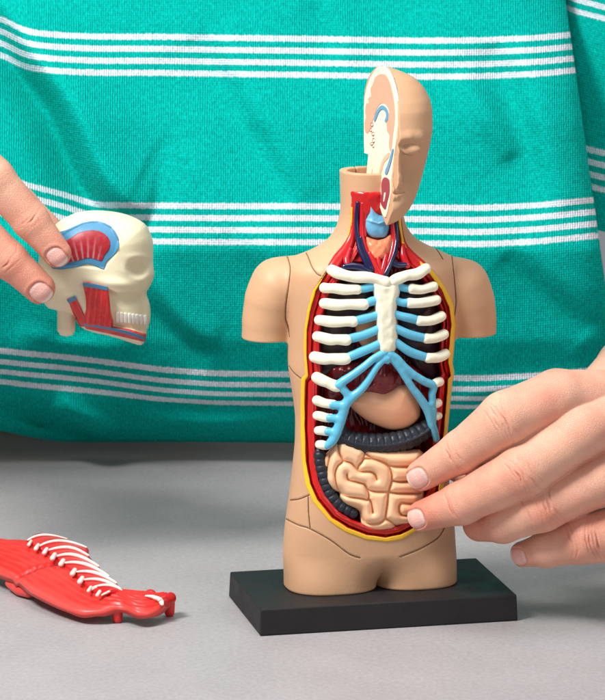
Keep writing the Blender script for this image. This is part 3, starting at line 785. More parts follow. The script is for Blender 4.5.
VV = np.concatenate([V, bot]); uu = np.concatenate([UVc, UVc])
k = np.clip(.5 + .5 * np.cos(uu[:, 1] * 60 + uu[:, 0] * 34 + 3 * np.sin(uu[:, 0] * 9)) - .3, 0, 1)[:, None] * .35
pc = lin((214, 34, 30)) * (1 - k) + lin((232, 78, 62)) * k
lip = np.clip(1 - uu[:, 1] * 9, 0, 1)[:, None] * .55; sm_ = (np.exp(-((uu[:, 0] - .26 - uu[:, 1] * .27) / .008) ** 2) * (uu[:, 1] < .66))[:, None] * .6; pc = pc * (1 - sm_) + lin((120, 18, 18)) * sm_; pc = pc * (1 - lip) + lin((236, 92, 84)) * lip
o = mesh('muscle_sheet', VV, Fc, M['platered'], plate, PB, col=pc)
import bmesh
bm = bmesh.new(); bm.from_mesh(o.data); bmesh.ops.recalc_face_normals(bm, faces=bm.faces); bm.to_mesh(o.data); bm.free()
def zt(px, py):
    """surface height on the sheet under picture position"""
    qx, qy = proj(V); return V[np.argmin((qx - px) ** 2 + (qy - py) ** 2)]
def psh(pts, dz, m, name, flat=1.0, r0=None):
    q = spline([(x, y) for x, y, r in pts], 5) if len(pts) > 2 else np.array([np.array(pts[0][:2]) * (1 - t) + np.array(pts[1][:2]) * t for t in np.linspace(0, 1, 6)])
    r = np.interp(np.linspace(0, len(pts) - 1, len(q)), range(len(pts)), [p[2] for p in pts])
    P3 = [];
    za = [zt(x, y)[2] for x, y in q]
    for (x, y), z in zip(q, np.linspace(za[0], za[-1], len(za))): P3.append(WZ(x, y, z + dz))
    V2, F2 = tube_mesh(np.c_[np.array(P3), r], 12, 4, flat, nrm=(0, .1, 1)); return mesh(name, V2, F2, m, plate, PB)
# rib wall between the spine row and the far edge
Sp = spline([(26,541),(37,547),(45.5,551),(54,557),(62,563),(74,572),(81,580),(90,588),(99,592),(104,594)], 6)
Ep = spline([(48,535.5),(66,539.5),(87,548),(89,556),(99,567),(109,577),(117,584),(121,590),(123,592),(124,594)], 6)
sz = np.array([zt(x, y)[2] for x, y in Sp]); sz = np.convolve(np.pad(sz, 6, mode='edge'), np.ones(13) / 13, 'valid')
A3 = WZ(Sp[:, 0], Sp[:, 1], sz + 1.5); B3 = WZ(Ep[:, 0], Ep[:, 1], np.interp(np.arange(len(Ep)), [0, 20, 54], [40, 33, 27]))
nb, mb_ = len(Sp), 16; BVv = []
for i in range(nb):
    for j in range(mb_):
        v = j / (mb_ - 1); p = A3[i] * (1 - v) + B3[i] * v
        BVv.append(p + np.array([0, 0, 5 * math.sin(math.pi * v) ]))
BVv = np.array(BVv); nbt = len(BVv); B2 = BVv - np.array([0, 0, 7.0]); FF = []
bi = lambda i, j: i * mb_ + j
for i in range(nb - 1):
    for j in range(mb_ - 1):
        q = (bi(i, j), bi(i + 1, j), bi(i + 1, j + 1), bi(i, j + 1)); FF += [q, tuple(nbt + t for t in q[::-1])]
for i in range(nb - 1):
    for j in (0, mb_ - 1): FF.append((bi(i, j), bi(i + 1, j), nbt + bi(i + 1, j), nbt + bi(i, j)))
for j in range(mb_ - 1):
    for i in (0, nb - 1): FF.append((bi(i, j), bi(i, j + 1), nbt + bi(i, j + 1), nbt + bi(i, j)))
o = mesh('rib_wall', np.concatenate([BVv, B2]), FF, M['red'], plate, PB)
bm = bmesh.new(); bm.from_mesh(o.data); bmesh.ops.recalc_face_normals(bm, faces=bm.faces); bm.to_mesh(o.data); bm.free()
ALLT = np.concatenate([V, BVv])
def psr(pts, dz, m, name, flat=1.0):
    q = spline([(x, y) for x, y, r in pts], 5) if len(pts) > 2 else np.array([np.array(pts[0][:2]) * (1 - t) + np.array(pts[1][:2]) * t for t in np.linspace(0, 1, 6)])
    r = np.interp(np.linspace(0, len(pts) - 1, len(q)), range(len(pts)), [p[2] for p in pts]); qx, qy = proj(ALLT); za = []
    for x, y in q:
        d2 = (qx - x) ** 2 + (qy - y) ** 2; za.append(ALLT[np.argsort(d2)[:4], 2].max())
    za = np.convolve(np.pad(za, 2, mode='edge'), np.ones(5) / 5, 'valid')
    P3 = np.array([WZ(x, y, z + dz) for (x, y), z in zip(q, za)])
    V2, F2 = tube_mesh(np.c_[P3, r], 12, 4, flat, nrm=(0, .1, 1)); return mesh(name, V2, F2, m, plate, PB)
for x, y, w in ((30,543,2.2),(37,547,2.7),(45.5,551,2.8),(53.6,556.5,3.2),(62,562.5,3.2),(73.6,572,3.3),(81,580,3.2),(89.5,589,2.0),(98.5,593.2,2.2)):
    psh([(x - 1.2, y + 1.9, w * .85), (x + 1.3, y - 1.9, w * .75)], 3.6, M['chalk'], 'vertebra')
NB = BVv.reshape(nb, mb_, 3)
def bed_rib(i0, di, v0, v1, r):
    q = []
    for t in np.linspace(0, 1, 14):
        i = min(i0 + di * t ** 1.3, nb - 1.001); v = (v0 + (v1 - v0) * t) * (mb_ - 1); a_, b_ = int(i), min(int(v), mb_ - 2); fi, fv = i - a_, v - b_
        p = (NB[a_, b_] * (1 - fi) + NB[a_ + 1, b_] * fi) * (1 - fv) + (NB[a_, b_ + 1] * (1 - fi) + NB[a_ + 1, b_ + 1] * fi) * fv
        q.append([*(p + np.array([0, 0, 1.0])), r * (.75 + .5 * math.sin(math.pi * t))])
    V2, F2 = tube_mesh(q, 12, 4, .8, nrm=(0, .1, 1)); return mesh('white_rib', V2, F2, M['chalk'], plate, PB)
for k, r in enumerate((1.5, 1.7, 1.9, 2.0, 2.0, 1.9, 1.8, 1.5)): bed_rib(k * 6 + 1, 5.5, .04, .96, r)
for pts in ([(91,590,1.4),(98,586.5,1.5)], [(102,595,1.3),(111,590.5,1.5)], [(146,596,1.2),(153,597,2.6),(160,600,3.4),(162,604,2.0)]):
    psr(pts, .6, M['chalk'], 'white_rib', .8)
for x, y, zt_ in ((117.5, 622.5, 13), (169.5, 616, 17)):
    b = WZ(x, y, 0); V2, F2 = tube_mesh([(b[0], b[1], zt_, 5.8), (b[0], b[1], 8, 5.4), (b[0], b[1], 4.2, 5.2)], 18, 4, 1.0, nrm=(0, 1, .01))
    mesh('peg', V2, F2, M['platered'], plate, PB, col=np.tile(lin((220, 44, 40)), (len(V2), 1)))
V2, F2 = tube_mesh([(*WZ(11, 583, 10), 6), (*WZ(20, 589, 8), 7), (*WZ(29, 592, 8), 6)], 18, 4); mesh('side_tab', V2, F2, M['platered'], plate, PB, col=np.tile(lin((226, 70, 64)), (len(V2), 1)))
V2, F2 = tube_mesh([(*WZ(147.5, 596, 20), 5.6), (*WZ(150.5, 595, 21), 6)], 18, 4); mesh('knob', V2, F2, M['red'], plate, PB)
V2, F2 = tube_mesh([(*WZ(150, 605, 18), 5), (*WZ(162, 602, 20), 6.5), (*WZ(171, 598, 22), 6)], 18, 4, .6); mesh('rim_tab', V2, F2, M['red'], plate, PB)
# ================================================================== person: hands, arms, striped shirt
PBASE = np.array([-330.0, 1000.0, 0.0])
person = thing('person', 'person in a teal knit shirt with white stripes, holding the models with both hands', 'person', PBASE)
def fr(Tp, D, roll=0.0, up=(0, -1, .19)):
    a = np.asarray(Tp[:3], float) - np.asarray(D[:3], float); a /= np.linalg.norm(a)
    n = np.array(up, float); n -= a * (n @ a); n /= np.linalg.norm(n); b = np.cross(a, n)
    if roll: n, b = n * math.cos(roll) + b * math.sin(roll), b * math.cos(roll) - n * math.sin(roll)
    return a, n, b
def mk(px, py, Y, r): return np.array([*W(px, py, Y), r])
class Hand:
    def __init__(s): s.f = []; s.body = []; s.nails = []; s.cr = []
    def finger(s, pts, nail=None, roll=0, creases=()):
        p = [mk(*q) for q in pts]; s.f.append(p)
        if nail: s.nails.append((p[0], *fr(p[0], p[1], roll), *nail))
        for j, offs, amp, cv in creases:
            a0 = fr(p[j - 1], p[j + 1] if j + 1 < len(p) else p[j], roll * .7); s.cr.append((p[j], a0, offs, amp, cv))
    def sdf(s, P):
        d = None
        for p in s.f:
            c = (np.array(p)[:, :3]); lo = c.min(0) - 45; hi = c.max(0) + 45
            e = np.full(len(P), 40.0); m = ((P > lo) & (P < hi)).all(1)
            if m.any():
                q = P[m]; ee = chain(q, p, 5.0)
                for T, a, n, b, L, Wd, s0 in s.nails:
                    if T is p[0]:
                        rr = T[3]; w = q - T[:3]; ss = w @ a; tt = w @ b; hh = w @ n
                        g = (np.abs((ss - s0 * rr) / (L * rr)) ** 2.6 + np.abs(tt / (Wd * rr)) ** 2.6) ** (1 / 2.6)
                        on = sstep(0, rr * .5, hh)
                        tipk = sstep(.55, .95, (ss - s0 * rr) / (L * rr))
                        ee = ee + on * (1.15 * np.exp(-((g - 1.03) / .085) ** 2) * (1 - .6 * tipk) + .55 * sstep(1.0, .9, g) - .5 * np.exp(-((g - 1.28) / .16) ** 2) * (1 - tipk))
                for J, (a, n, b), offs, amp, cv in s.cr:
                    if any(J is x for x in p):
                        w = q - J[:3]; ss = w @ a; tt = w @ b; hh = w @ n; rr = J[3]
                        win = np.exp(-(tt / (.72 * rr)) ** 2) * sstep(0, rr * .4, hh)
                        ss2 = ss + 1.5 * noise(q, 9) + .5 * noise(q, 3.5)
                        for of in offs:
                            ee = ee + amp * (.6 + .4 * math.sin(of * 5.3 + rr)) * np.clip(.6 + 1.1 * noise(q + of * 3, 9), 0, 1.3) * win * np.exp(-((ss2 - of - np.sign(of + .01) * cv * (tt / rr) ** 2 * 3) / .95) ** 2)
                        ee = ee - .5 * win * np.exp(-(ss / (rr * .5)) ** 2)
                e[m] = ee
            d = e if d is None else smin(d, e, 1.6)
        for p, k in s.body:
            d = smin(d, chain(P, p, 10), k)
        return d + .22 * noise(P, 14)
    def col(s, V):
        base = lin((231, 176, 150)); c = np.tile(base, (len(V), 1)); red = lin((220, 134, 112))
        k = .2 + .42 * noise(V, 30) + .12 * noise(V, 7)
        for p in s.f:
            k = k + .55 * np.exp(-(np.linalg.norm(V - p[0][:3], axis=1) / (p[0][3] * 1.7)) ** 2)
        for J, (a, n, b), offs, amp, cv in s.cr:
            k = k + .26 * np.exp(-(np.linalg.norm(V - J[:3] - n * J[3] * .8, axis=1) / (J[3] * .7)) ** 2)
        k = np.clip(k, 0, 1)[:, None]; c = c * (1 - k) + red * k
        cr = np.zeros(len(V))
        for J, (a, n, b), offs, amp, cv in s.cr:
            w = V - J[:3]; ss = w @ a + 1.5 * noise(V, 9) + .5 * noise(V, 3.5); tt = w @ b; rr = J[3]; win = np.exp(-(tt / (.72 * rr)) ** 2) * ((w @ n) > 0) * (np.abs(w @ n) < 2 * rr)
            for of in offs: cr = np.maximum(cr, (.6 + .4 * math.sin(of * 5.3 + rr)) * np.clip(.6 + 1.1 * noise(V + of * 3, 9), 0, 1.3) * win * np.exp(-((ss - of - np.sign(of + .01) * cv * (tt / rr) ** 2 * 3) / 1.1) ** 2))
        cr = np.clip(cr, 0, 1)[:, None] * .48; c = c * (1 - cr) + lin((202, 112, 92)) * cr
        for T, a, n, b, L, Wd, s0 in s.nails:
            rr = T[3]; w = V - T[:3]; ss = (w @ a - s0 * rr) / (L * rr); tt = w @ b; hh = w @ n
            g = (np.abs(ss) ** 2.6 + np.abs(tt / (Wd * rr)) ** 2.6) ** (1 / 2.6)
            m = (sstep(1.02, .94, g) * (hh > 0) * (np.linalg.norm(w, axis=1) < 2 * rr))[:, None]
            nc = lin((240, 186, 174)); e = sstep(.60, .72, ss + .12 * (tt / (Wd * rr)) ** 2)[:, None]; lun = sstep(-.62, -.78, ss)[:, None]
            nc = nc * (1 - e) + lin((250, 232, 222)) * e; nc = nc * (1 - lun * .5) + lin((248, 222, 212)) * lun * .5
            c = c * (1 - m) + nc * m
        return c
skin = mat('skin', rough=.5, spec=.42, attr=True, sss=.14, sssr=(1, .38, .22), sssd=.0014, vary=.06, vscale=110)
def skin_detail(m):
    nt = m.node_tree; L = nt.links.new; b = nt.nodes['Principled BSDF']; tc = nt.nodes.new('ShaderNodeTexCoord')
    vo = nt.nodes.new('ShaderNodeTexVoronoi'); vo.feature = 'DISTANCE_TO_EDGE'; vo.inputs['Scale'].default_value = 1900
    n = nt.nodes.new('ShaderNodeTexNoise'); n.inputs['Scale'].default_value = 500; n.inputs['Detail'].default_value = 6
    mix = nt.nodes.new('ShaderNodeVectorMath'); mix.operation = 'ADD'; sc = nt.nodes.new('ShaderNodeVectorMath'); sc.operation = 'SCALE'; sc.inputs['Scale'].default_value = .0012
    n3 = nt.nodes.new('ShaderNodeTexNoise'); n3.inputs['Scale'].default_value = 300
    L(tc.outputs['Object'], n3.inputs['Vector']); L(n3.outputs['Color'], sc.inputs[0]); L(tc.outputs['Object'], mix.inputs[0]); L(sc.outputs[0], mix.inputs[1])
    L(mix.outputs[0], vo.inputs['Vector']); L(tc.outputs['Object'], n.inputs['Vector'])
    mr = nt.nodes.new('ShaderNodeMapRange'); mr.inputs['From Max'].default_value = .12; L(vo.outputs['Distance'], mr.inputs['Value'])
    ad = nt.nodes.new('ShaderNodeMath'); ad.operation = 'ADD'; L(mr.outputs[0], ad.inputs[0])
    mu = nt.nodes.new('ShaderNodeMath'); mu.operation = 'MULTIPLY'; mu.inputs[1].default_value = 1.6; L(n.outputs['Fac'], mu.inputs[0]); L(mu.outputs[0], ad.inputs[1])
    bp = nt.nodes.new('ShaderNodeBump'); bp.inputs['Distance'].default_value = .000042; L(ad.outputs[0], bp.inputs['Height']); L(bp.outputs[0], b.inputs['Normal'])
skin_detail(skin)

HR = Hand()
cr_d = lambda j: (j, (-5.2, -2.0, .8, 3.4), 1.35, 1.0)
cr_p = lambda j: (j, (-12.5, -9, -5.4, -2.2, 1.0, 4.8, 8.6, 12.6), 1.7, 2.2)
nl = (.80, .62, .12)
HR.finger([(422,475,-52,15.8),(461,452,-66,21.2),(506,419,-84,27.2),(557,397,-62,27),(612,400,-30,30)], nl, 0, [cr_d(1), cr_p(2)])
HR.finger([(422.5,516,-52,15.4),(462,503,-74,21.2),(524,471,-98,26.2),(580,432,-76,27),(630,410,-40,30)], nl, 0, [cr_d(1), cr_p(2)])
HR.finger([(480,524,-40,17.5),(503,522,-66,20.5),(542,508,-92,23),(600,480,-72,25.5),(650,440,-40,30)], None, 0, [cr_p(2)])
HR.finger([(523,554,-52,13),(547,549,-64,18),(582,539,-78,24.5),(640,531,-60,32),(700,470,-30,30)], (.78, .68, .12), -.15, [cr_p(2)])
HR.finger([(448,464,20,13),(470,472,6,17),(520,472,-14,21),(580,450,0,26)], None)
HR.body += [([mk(580,404,-26,22), mk(606,444,-34,22), mk(624,484,-34,21), mk(648,524,-34,20)], 6),
            ([mk(590,406,-30,24), mk(690,392,30,46)], 10), ([mk(612,440,-36,24), mk(690,400,20,44)], 10),
            ([mk(628,480,-34,24), mk(700,420,30,42)], 10), ([mk(644,516,-34,23), mk(700,440,20,42)], 10),
            ([mk(600,398,40,30), mk(640,372,120,44), mk(720,340,200,50)], 12)]
lo = W(395, 600, -60); hi = W(672, 345, -60)
hV, hF = polygonise(HR.sdf, (lo[0] - 4, -132, lo[2] - 24), (hi[0], 110, hi[2] + 26), 1.0)
hC = HR.col(hV)

HL = Hand()
nlL = (.74, .62, .18)
HL.finger([(57,253,88,14.6),(31,221,88,18.6),(-6,178,84,20.5),(-50,130,100,22),(-100,90,150,26)], nlL, .25, [cr_d(1), (2, (-7, -3, 1, 5), .8, 1.5)])
HL.finger([(39.5,288,92,16.2),(9,260,88,19.0),(-30,222,84,20.5),(-75,170,100,23),(-120,120,150,26)], nlL, .2, [cr_d(1), (2, (-7, -3, 1, 5), .8, 1.5)])
HL.finger([(-13,312,110,12.5),(-34,285,100,16),(-60,245,92,19),(-100,190,110,22),(-140,140,150,26)], None)
HL.finger([(52,230,236,13),(22,205,232,17),(-20,165,220,21),(-80,130,190,26)], None)
HL.finger([(-50,330,130,12),(-72,300,115,15),(-100,260,110,18),(-130,200,130,22)], None)
HL.body += [([mk(-55,130,105,22), mk(-78,165,105,22), mk(-102,190,115,22), mk(-130,205,135,20)], 9), ([mk(-70,130,130,26), mk(-180,60,200,46)], 12),
            ([mk(-100,165,130,28), mk(-185,80,200,46)], 12), ([mk(-130,200,140,26), mk(-190,100,200,42)], 12)]
lo = W(-175, 345, 160); hi = W(80, 90, 160)
lV, lF = polygonise(HL.sdf, (lo[0], 55, lo[2] - 26), (hi[0] + 4, 262, hi[2] + 30), 1.05)
lC = HL.col(lV)
wR = mk(676, 396, 20, 40); wL = mk(-168, 68, 195, 42)
def arm_f(P):
    d = chain(P, [(-335, 1080, 60, 230), (-335, 1110, 500, 230), (-335, 1160, 900, 210)], 60)
    q = P.copy()
    a = [wR, (560, 330, 250, 72), (620, 700, 330, 88), (470, 980, 800, 105), (200, 1040, 930, 120)]
    b = [wL, (-760, 420, 420, 72), (-1120, 760, 420, 88), (-1130, 980, 800, 105), (-850, 1040, 930, 120)]
    return smin(smin(d, chain(P, a, 20), 40), chain(P, b, 20), 40)
aV, aF = polygonise(arm_f, (-1320, -40, -60), (760, 1330, 1120), 14.0)
aC = np.tile(lin((230, 176, 150)), (len(aV), 1))
BV = np.concatenate([hV, lV, aV]); BF = np.concatenate([hF, lF + len(hV), aF + len(hV) + len(lV)])
mesh('body', BV, BF, skin, person, PBASE, col=np.concatenate([hC, lC, aC]))

# ---- shirt
def bil(px, v):
    gx = [-600, 0, 24, 60, 96, 160, 215, 300, 420, 480, 540, 600, 700]
    gv = [-100, 72, 216, 390, 470]
    T = {72: [-20, -20, -5, -1.5, 0, 0, 1, 2, 4, 3.5, 1, -5, -8], 216: [-40, -30, -21, -12, 0, .5, 1, 1, 2, 3, 0, -6, -8],
         390: [-25, -23, -20, -17, -13, -4, 0, 1, 4, 5, 2, -4, -6]}
    T[-100] = T[72]; T[470] = [-14, -12, -6, 0, 0, 0, 0, 1, 0, 0, 0, 0, 0]
    gd = np.arange(-600, 701, 4.0); kn = np.exp(-np.linspace(-2.2, 2.2, 15) ** 2); kn /= kn.sum()
    rows = np.stack([np.interp(px, gd, np.convolve(np.pad(np.interp(gd, gx, T[k]), 7, mode='edge'), kn, 'valid')) for k in gv]); 
    out = np.zeros_like(px)
    for i in range(len(gv) - 1):
        m = (v >= gv[i]) & (v <= gv[i + 1]) if i else v <= gv[1]
        t = np.clip((v - gv[i]) / (gv[i + 1] - gv[i]), 0, 1); t = t * t * (3 - 2 * t)
        out = np.where(m, rows[i] * (1 - t) + rows[i + 1] * t, out)
    return out
pv_v = [-260, 372, 384, 396, 408, 425, 445, 470]; pv_p = [-260, 373.5, 384.5, 394, 402.8, 415, 428, 442]
def seg_d(px, py, a, b):
    ax, ay = a; bx, by = b; ex, ey = bx - ax, by - ay
    h = np.clip(((px - ax) * ex + (py - ay) * ey) / (ex * ex + ey * ey), 0, 1)
    dx, dy = px - ax - ex * h, py - ay - ey * h; L = math.hypot(ex, ey)
    return (dx * ey - dy * ex) / L, np.hypot(dx, dy), h
# polyline, step amplitude (left side of the line stands forward), ridge amplitude, width
folds = [([(-10,0),(22,62),(58,112),(88,180),(118,214),(150,222)], 26, -8, 12, 50),
 ([(205,30),(240,100),(270,150),(296,205)], 7, -2, 15, 42),
 ([(128,262),(150,300),(182,335),(214,352)], 8, -5, 7, 26), ([(20,330),(60,344),(130,350)], 0, 5, 9, 0),
 ([(462,70),(488,112),(514,158)], -2, 7, 13, 40), ([(500,40),(528,120),(552,215)], 7, -2, 15, 44), ([(510,250),(548,290),(592,330)], 5, -3, 12, 30),
 ([(-30,400),(20,412),(62,428),(100,440)], 0, -9, 8, 0), ([(55,405),(82,418),(112,432)], 4, 12, 10, 24), ([(130,418),(220,424),(300,420)], 0, 4, 9, 0),
 ([(235,225),(268,280),(300,330)], 4, 0, 16, 34), ([(0,230),(30,300),(42,340)], 6, 3, 15, 34), ([(460,396),(530,386),(600,380)], 0, 5, 10, 0), ([(318,0),(335,35),(345,66)], 4, 0, 12, 30)]
def shirtY(px, py):
    Y = np.interp(py, [-260, 0, 120, 250, 340, 400, 428, 440, 447], [800, 690, 600, 535, 560, 610, 652, 684, 724])
    q = np.linspace(-260, 447, 300)
    for pl, stp, rid, w, Wd in folds:
        q = spline([tuple(map(float, p)) for p in pl], 5); best = np.full(px.shape, 1e9); sg = np.zeros(px.shape); hh = np.zeros(px.shape)
        for k in range(len(q) - 1):
            sd, ds, h = seg_d(px, py, q[k], q[k + 1]); m = ds < best
            best = np.where(m, ds, best); sg = np.where(m, sd, sg); hh = np.where(m, (k + h) / (len(q) - 1), hh)
        end = np.clip(np.sin(np.pi * hh), 0, 1) ** .6
        Y = Y - 2.8 * end * rid * np.exp(-(best / w) ** 2)
        if stp: Y = Y + 2.7 * end * stp * np.tanh(-sg / w * 1.3) * np.exp(-(best / Wd) ** 2)
    P = np.stack([px, py, 0 * px], -1).reshape(-1, 3)
    Y = Y - (9 * noise(P, 95) + 2.0 * noise(P, 40) + .6 * noise(P, 9)).reshape(px.shape)
    # left and right flanks turn away
    edge = 574 + (py - 60) * .14
    t = np.clip((px - (edge - 60)) / 60, 0, 1.0); Y = Y + 46 * (1 - np.sqrt(np.maximum(1 - t ** 2, 0)))
    t = np.clip((-420 - px) / 100, 0, 1); Y = Y + 120 * (1 - np.sqrt(np.maximum(1 - t ** 2, 0)))
    return Y
us = np.r_[np.linspace(-520, -20, 90)[:-1], np.linspace(-20, 640, 520)]
vs = np.r_[np.linspace(-260, -20, 60)[:-1], np.linspace(-20, 452, 400), np.linspace(453, 470, 24)]
U, Vv = np.meshgrid(us, vs, indexing='ij')
py = np.interp(Vv, pv_v, pv_p) + bil(U, Vv)
edge = 574 + (py - 60) * .14
pxx = np.minimum(U, edge); wrap = np.maximum(U - edge, 0)
Y = shirtY(pxx, py)
for _ in range(14):
    Y[1:-1] = (Y[:-2] + 2 * Y[1:-1] + Y[2:]) / 4; Y[:, 1:-30] = (Y[:, :-31] + 2 * Y[:, 1:-30] + Y[:, 2:-29]) / 4
Y = Y + wrap * 7
P = W(pxx.ravel(), py.ravel(), Y.ravel()); P[:, 2] = np.maximum(P[:, 2], .8)
nu, nv = U.shape
ii, jj = np.meshgrid(np.arange(nu - 1), np.arange(nv - 1), indexing='ij'); i0 = (ii * nv + jj).ravel()
SF = np.stack([i0, i0 + 1, i0 + nv + 1, i0 + nv], 1)
SUV = np.stack([U.ravel(), Vv.ravel()], 1)
# sleeve of the arm at the right
ns, nw = 60, 90
sa = [(*W(618, -140, 860),), (*W(634, 40, 810),), (*W(650, 236, 775),)]
sa = np.array(sa); ts = np.linspace(0, 1, ns); axp = np.stack([np.interp(ts, [0, .5, 1], sa[:, k]) for k in range(3)], 1)
SV = []; SU = []
for i in range(ns):
    for j in range(nw + 1):
        a = 2 * math.pi * j / nw; r = (92 + 5 * math.sin(a * 3 + ts[i] * 4) + 3 * math.sin(a * 7)) * (1 + .05 * (1 - ts[i]))
        SV.append(axp[i] + np.array([r * math.cos(a), r * math.sin(a), -8 * math.cos(a) * 3]))
        SU.append((a * 92, -95 + ts[i] * 376 + 30 * (0) ))
SV = np.array(SV); ii, jj = np.meshgrid(np.arange(ns - 1), np.arange(nw), indexing='ij'); k0 = (ii * (nw + 1) + jj).ravel()
SF2 = np.stack([k0, k0 + nw + 1, k0 + nw + 2, k0 + 1], 1)
def shirt_mat():
    m = bpy.data.materials.new('striped_knit'); m.use_nodes = True; nt = m.node_tree; L = nt.links.new; b = nt.nodes['Principled BSDF']
    N = nt.nodes.new
    uv = N('ShaderNodeUVMap'); uv.uv_map = 'UVMap'; sp = N('ShaderNodeSeparateXYZ'); L(uv.outputs[0], sp.inputs[0])
    def math_(op, a, b_=None, c=None):
        n = N('ShaderNodeMath'); n.operation = op
        for i, x in enumerate((a, b_, c)):
            if x is None: continue
            if isinstance(x, (int, float)): n.inputs[i].default_value = x
            else: L(x, n.inputs[i])
        return n.outputs[0]
    def noise_(sx, sy, scale, det=2):
        mp = N('ShaderNodeMapping'); mp.inputs['Scale'].default_value = (sx, sy, 1); L(uv.outputs[0], mp.inputs['Vector'])
        n = N('ShaderNodeTexNoise'); n.inputs['Scale'].default_value = scale; n.inputs['Detail'].default_value = det; L(mp.outputs[0], n.inputs['Vector']); return n.outputs['Fac']
    nf = noise_(1, .25, .55, 3)
    v = math_('ADD', sp.outputs['Y'], math_('MULTIPLY', math_('SUBTRACT', nf, .5), 2.6))
    w = math_('MODULO', math_('ADD', v, 168 * 4 - 30.0), 168.0)
    ingrp = math_('LESS_THAN', w, 48.0)
    tri = math_('ABSOLUTE', math_('SUBTRACT', math_('MODULO', w, 12.0), 6.0))
    st = math_('MULTIPLY', ingrp, N('ShaderNodeMapRange').outputs[0])
    mr = nt.nodes[-1] if False else [n for n in nt.nodes if n.type == 'MAP_RANGE'][0]
    mr.inputs['From Min'].default_value = 3.3; mr.inputs['From Max'].default_value = 2.5; L(tri, mr.inputs['Value'])
    fine = noise_(1, .35, .75, 4); big = noise_(.03, .03, 1.0, 3)
    teal = N('ShaderNodeMix'); teal.data_type = 'RGBA'; teal.inputs['A'].default_value = (*lin((0, 150, 141)), 1); teal.inputs['B'].default_value = (*lin((0, 198, 184)), 1)
    mr2 = N('ShaderNodeMapRange'); mr2.inputs['From Min'].default_value = .3; mr2.inputs['From Max'].default_value = .72; L(fine, mr2.inputs['Value']); L(mr2.outputs[0], teal.inputs['Factor'])
    wh = N('ShaderNodeMix'); wh.data_type = 'RGBA'; wh.inputs['A'].default_value = (*lin((196, 208, 218)), 1); wh.inputs['B'].default_value = (*lin((234, 238, 246)), 1); L(mr2.outputs[0], wh.inputs['Factor'])
    mx = N('ShaderNodeMix'); mx.data_type = 'RGBA'; L(st, mx.inputs['Factor']); L(teal.outputs['Result'], mx.inputs['A']); L(wh.outputs['Result'], mx.inputs['B'])
    L(mx.outputs['Result'], b.inputs['Base Color'])
    b.inputs['Roughness'].default_value = .85; b.inputs['Specular IOR Level'].default_value = .05
    b.inputs['Sheen Weight'].default_value = .0; b.inputs['Sheen Roughness'].default_value = .5; b.inputs['Sheen Tint'].default_value = (.5, 1, .95, 1)
    wale = math_('SINE', math_('ADD', math_('MULTIPLY', sp.outputs['X'], 2 * math.pi / 2.3), math_('MULTIPLY', noise_(.05, .05, 1, 1), 5)))
    row = math_('SINE', math_('MULTIPLY', sp.outputs['Y'], 2 * math.pi / 2.3))
    hgt = math_('ADD', math_('MULTIPLY', wale, .45), math_('MULTIPLY', row, .16)); hgt = math_('ADD', hgt, math_('MULTIPLY', fine, 1.9))
    bp = N('ShaderNodeBump'); bp.inputs['Strength'].default_value = .9; bp.inputs['Distance'].default_value = .00026; L(hgt, bp.inputs['Height']); L(bp.outputs[0], b.inputs['Normal'])
    return m
shirt = mesh('striped_shirt', np.concatenate([P, SV]), np.concatenate([SF, SF2 + len(P)]), shirt_mat(), person, PBASE, uv=np.concatenate([SUV, np.array(SU)]))

# ================================================================== tabletop
def table_mat():
    m = bpy.data.materials.new('grey_laminate'); m.use_nodes = True; nt = m.node_tree; L = nt.links.new; b = nt.nodes['Principled BSDF']; N = nt.nodes.new
    tc = N('ShaderNodeTexCoord'); n = N('ShaderNodeTexNoise'); n.inputs['Scale'].default_value = 900; n.inputs['Detail'].default_value = 8; n.inputs['Roughness'].default_value = .7
    n2 = N('ShaderNodeTexNoise'); n2.inputs['Scale'].default_value = 45; n2.inputs['Detail'].default_value = 4
    L(tc.outputs['Object'], n.inputs['Vector']); L(tc.outputs['Object'], n2.inputs['Vector'])
    a = N('ShaderNodeMath'); a.operation = 'MULTIPLY_ADD'; a.inputs[1].default_value = .75; L(n.outputs['Fac'], a.inputs[0]); 
    c = N('ShaderNodeMath'); c.operation = 'MULTIPLY'; c.inputs[1].default_value = .25; L(n2.outputs['Fac'], c.inputs[0]); L(c.outputs[0], a.inputs[2])
    r = N('ShaderNodeValToRGB'); r.color_ramp.elements[0].position = .3; r.color_ramp.elements[1].position = .7
    r.color_ramp.elements[0].color = (*lin((146, 141, 142)), 1); r.color_ramp.elements[1].color = (*lin((176, 171, 172)), 1)
    L(a.outputs[0], r.inputs['Fac']); L(r.outputs[0], b.inputs['Base Color']); b.inputs['Roughness'].default_value = .5; b.inputs['Specular IOR Level'].default_value = .35
    bp = N('ShaderNodeBump'); bp.inputs['Distance'].default_value = .0001; bp.inputs['Strength'].default_value = .5; L(n.outputs['Fac'], bp.inputs['Height']); L(bp.outputs[0], b.inputs['Normal'])
    return m
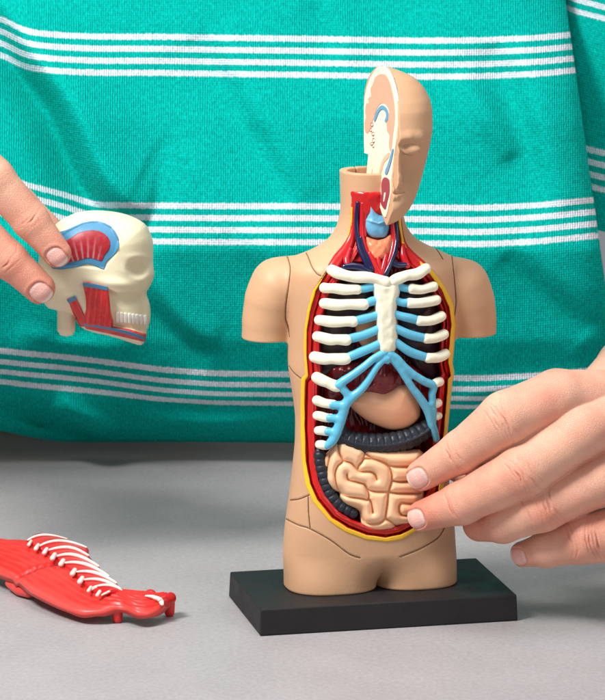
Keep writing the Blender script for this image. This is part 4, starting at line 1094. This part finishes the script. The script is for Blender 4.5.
tv = [(-2600, -1500, 0), (2600, -1500, 0), (2600, 860, 0), (-2600, 860, 0), (-2600, -1500, -110), (2600, -1500, -110), (2600, 860, -110), (-2600, 860, -110)]
tb = mesh('tabletop', np.array(tv, float), [(0, 1, 2, 3), (7, 6, 5, 4), (0, 4, 5, 1), (1, 5, 6, 2), (2, 6, 7, 3), (3, 7, 4, 0)], table_mat(), smooth=False)
tb['kind'] = 'structure'

# ================================================================== light, camera
sc = bpy.context.scene
w = bpy.data.worlds.new('World'); sc.world = w; w.use_nodes = True
bg = w.node_tree.nodes['Background']; bg.inputs['Color'].default_value = (.92, .96, 1, 1); bg.inputs['Strength'].default_value = .26
from mathutils import Vector
def area(name, loc, tgt, size, e, col=(1, 1, 1), sy=None):
    l = bpy.data.lights.new(name, 'AREA'); l.energy = e; l.color = col; l.size = size * SC
    if sy: l.shape = 'RECTANGLE'; l.size_y = sy * SC
    o = bpy.data.objects.new(name, l); C.objects.link(o); o.location = Vector(loc) * SC
    o.rotation_euler = (Vector(tgt) - Vector(loc)).to_track_quat('-Z', 'Y').to_euler()
area('key_softbox', (-1500, -1250, 2500), (20, 100, 200), 800, 6.6, (1, .985, .96))
area('fill_softbox', (2000, -2200, 1500), (60, 0, 250), 1200, .8, (.98, .99, 1))
area('top_softbox', (200, -300, 2700), (50, 350, 0), 1200, 1.5, (1, 1, 1))
cam = bpy.data.cameras.new('camera'); co = bpy.data.objects.new('camera', cam); C.objects.link(co)
co.location = Vector((0, CY, CZ)) * SC; co.rotation_euler = (math.radians(90) - A, 0, 0)
cam.sensor_fit = 'HORIZONTAL'; cam.sensor_width = 36; cam.lens = 36 * FD / 605.0; cam.clip_start = .01; cam.clip_end = 100
cam.dof.use_dof = True; cam.dof.focus_distance = 3560 * SC; cam.dof.aperture_fstop = 110
sc.camera = co
sc.view_settings.view_transform = 'Standard'; sc.view_settings.look = 'None'; sc.view_settings.exposure = 0.0; sc.view_settings.gamma = 1
sc.render.engine = 'CYCLES'; sc.cycles.use_denoising = True; sc.cycles.max_bounces = 6
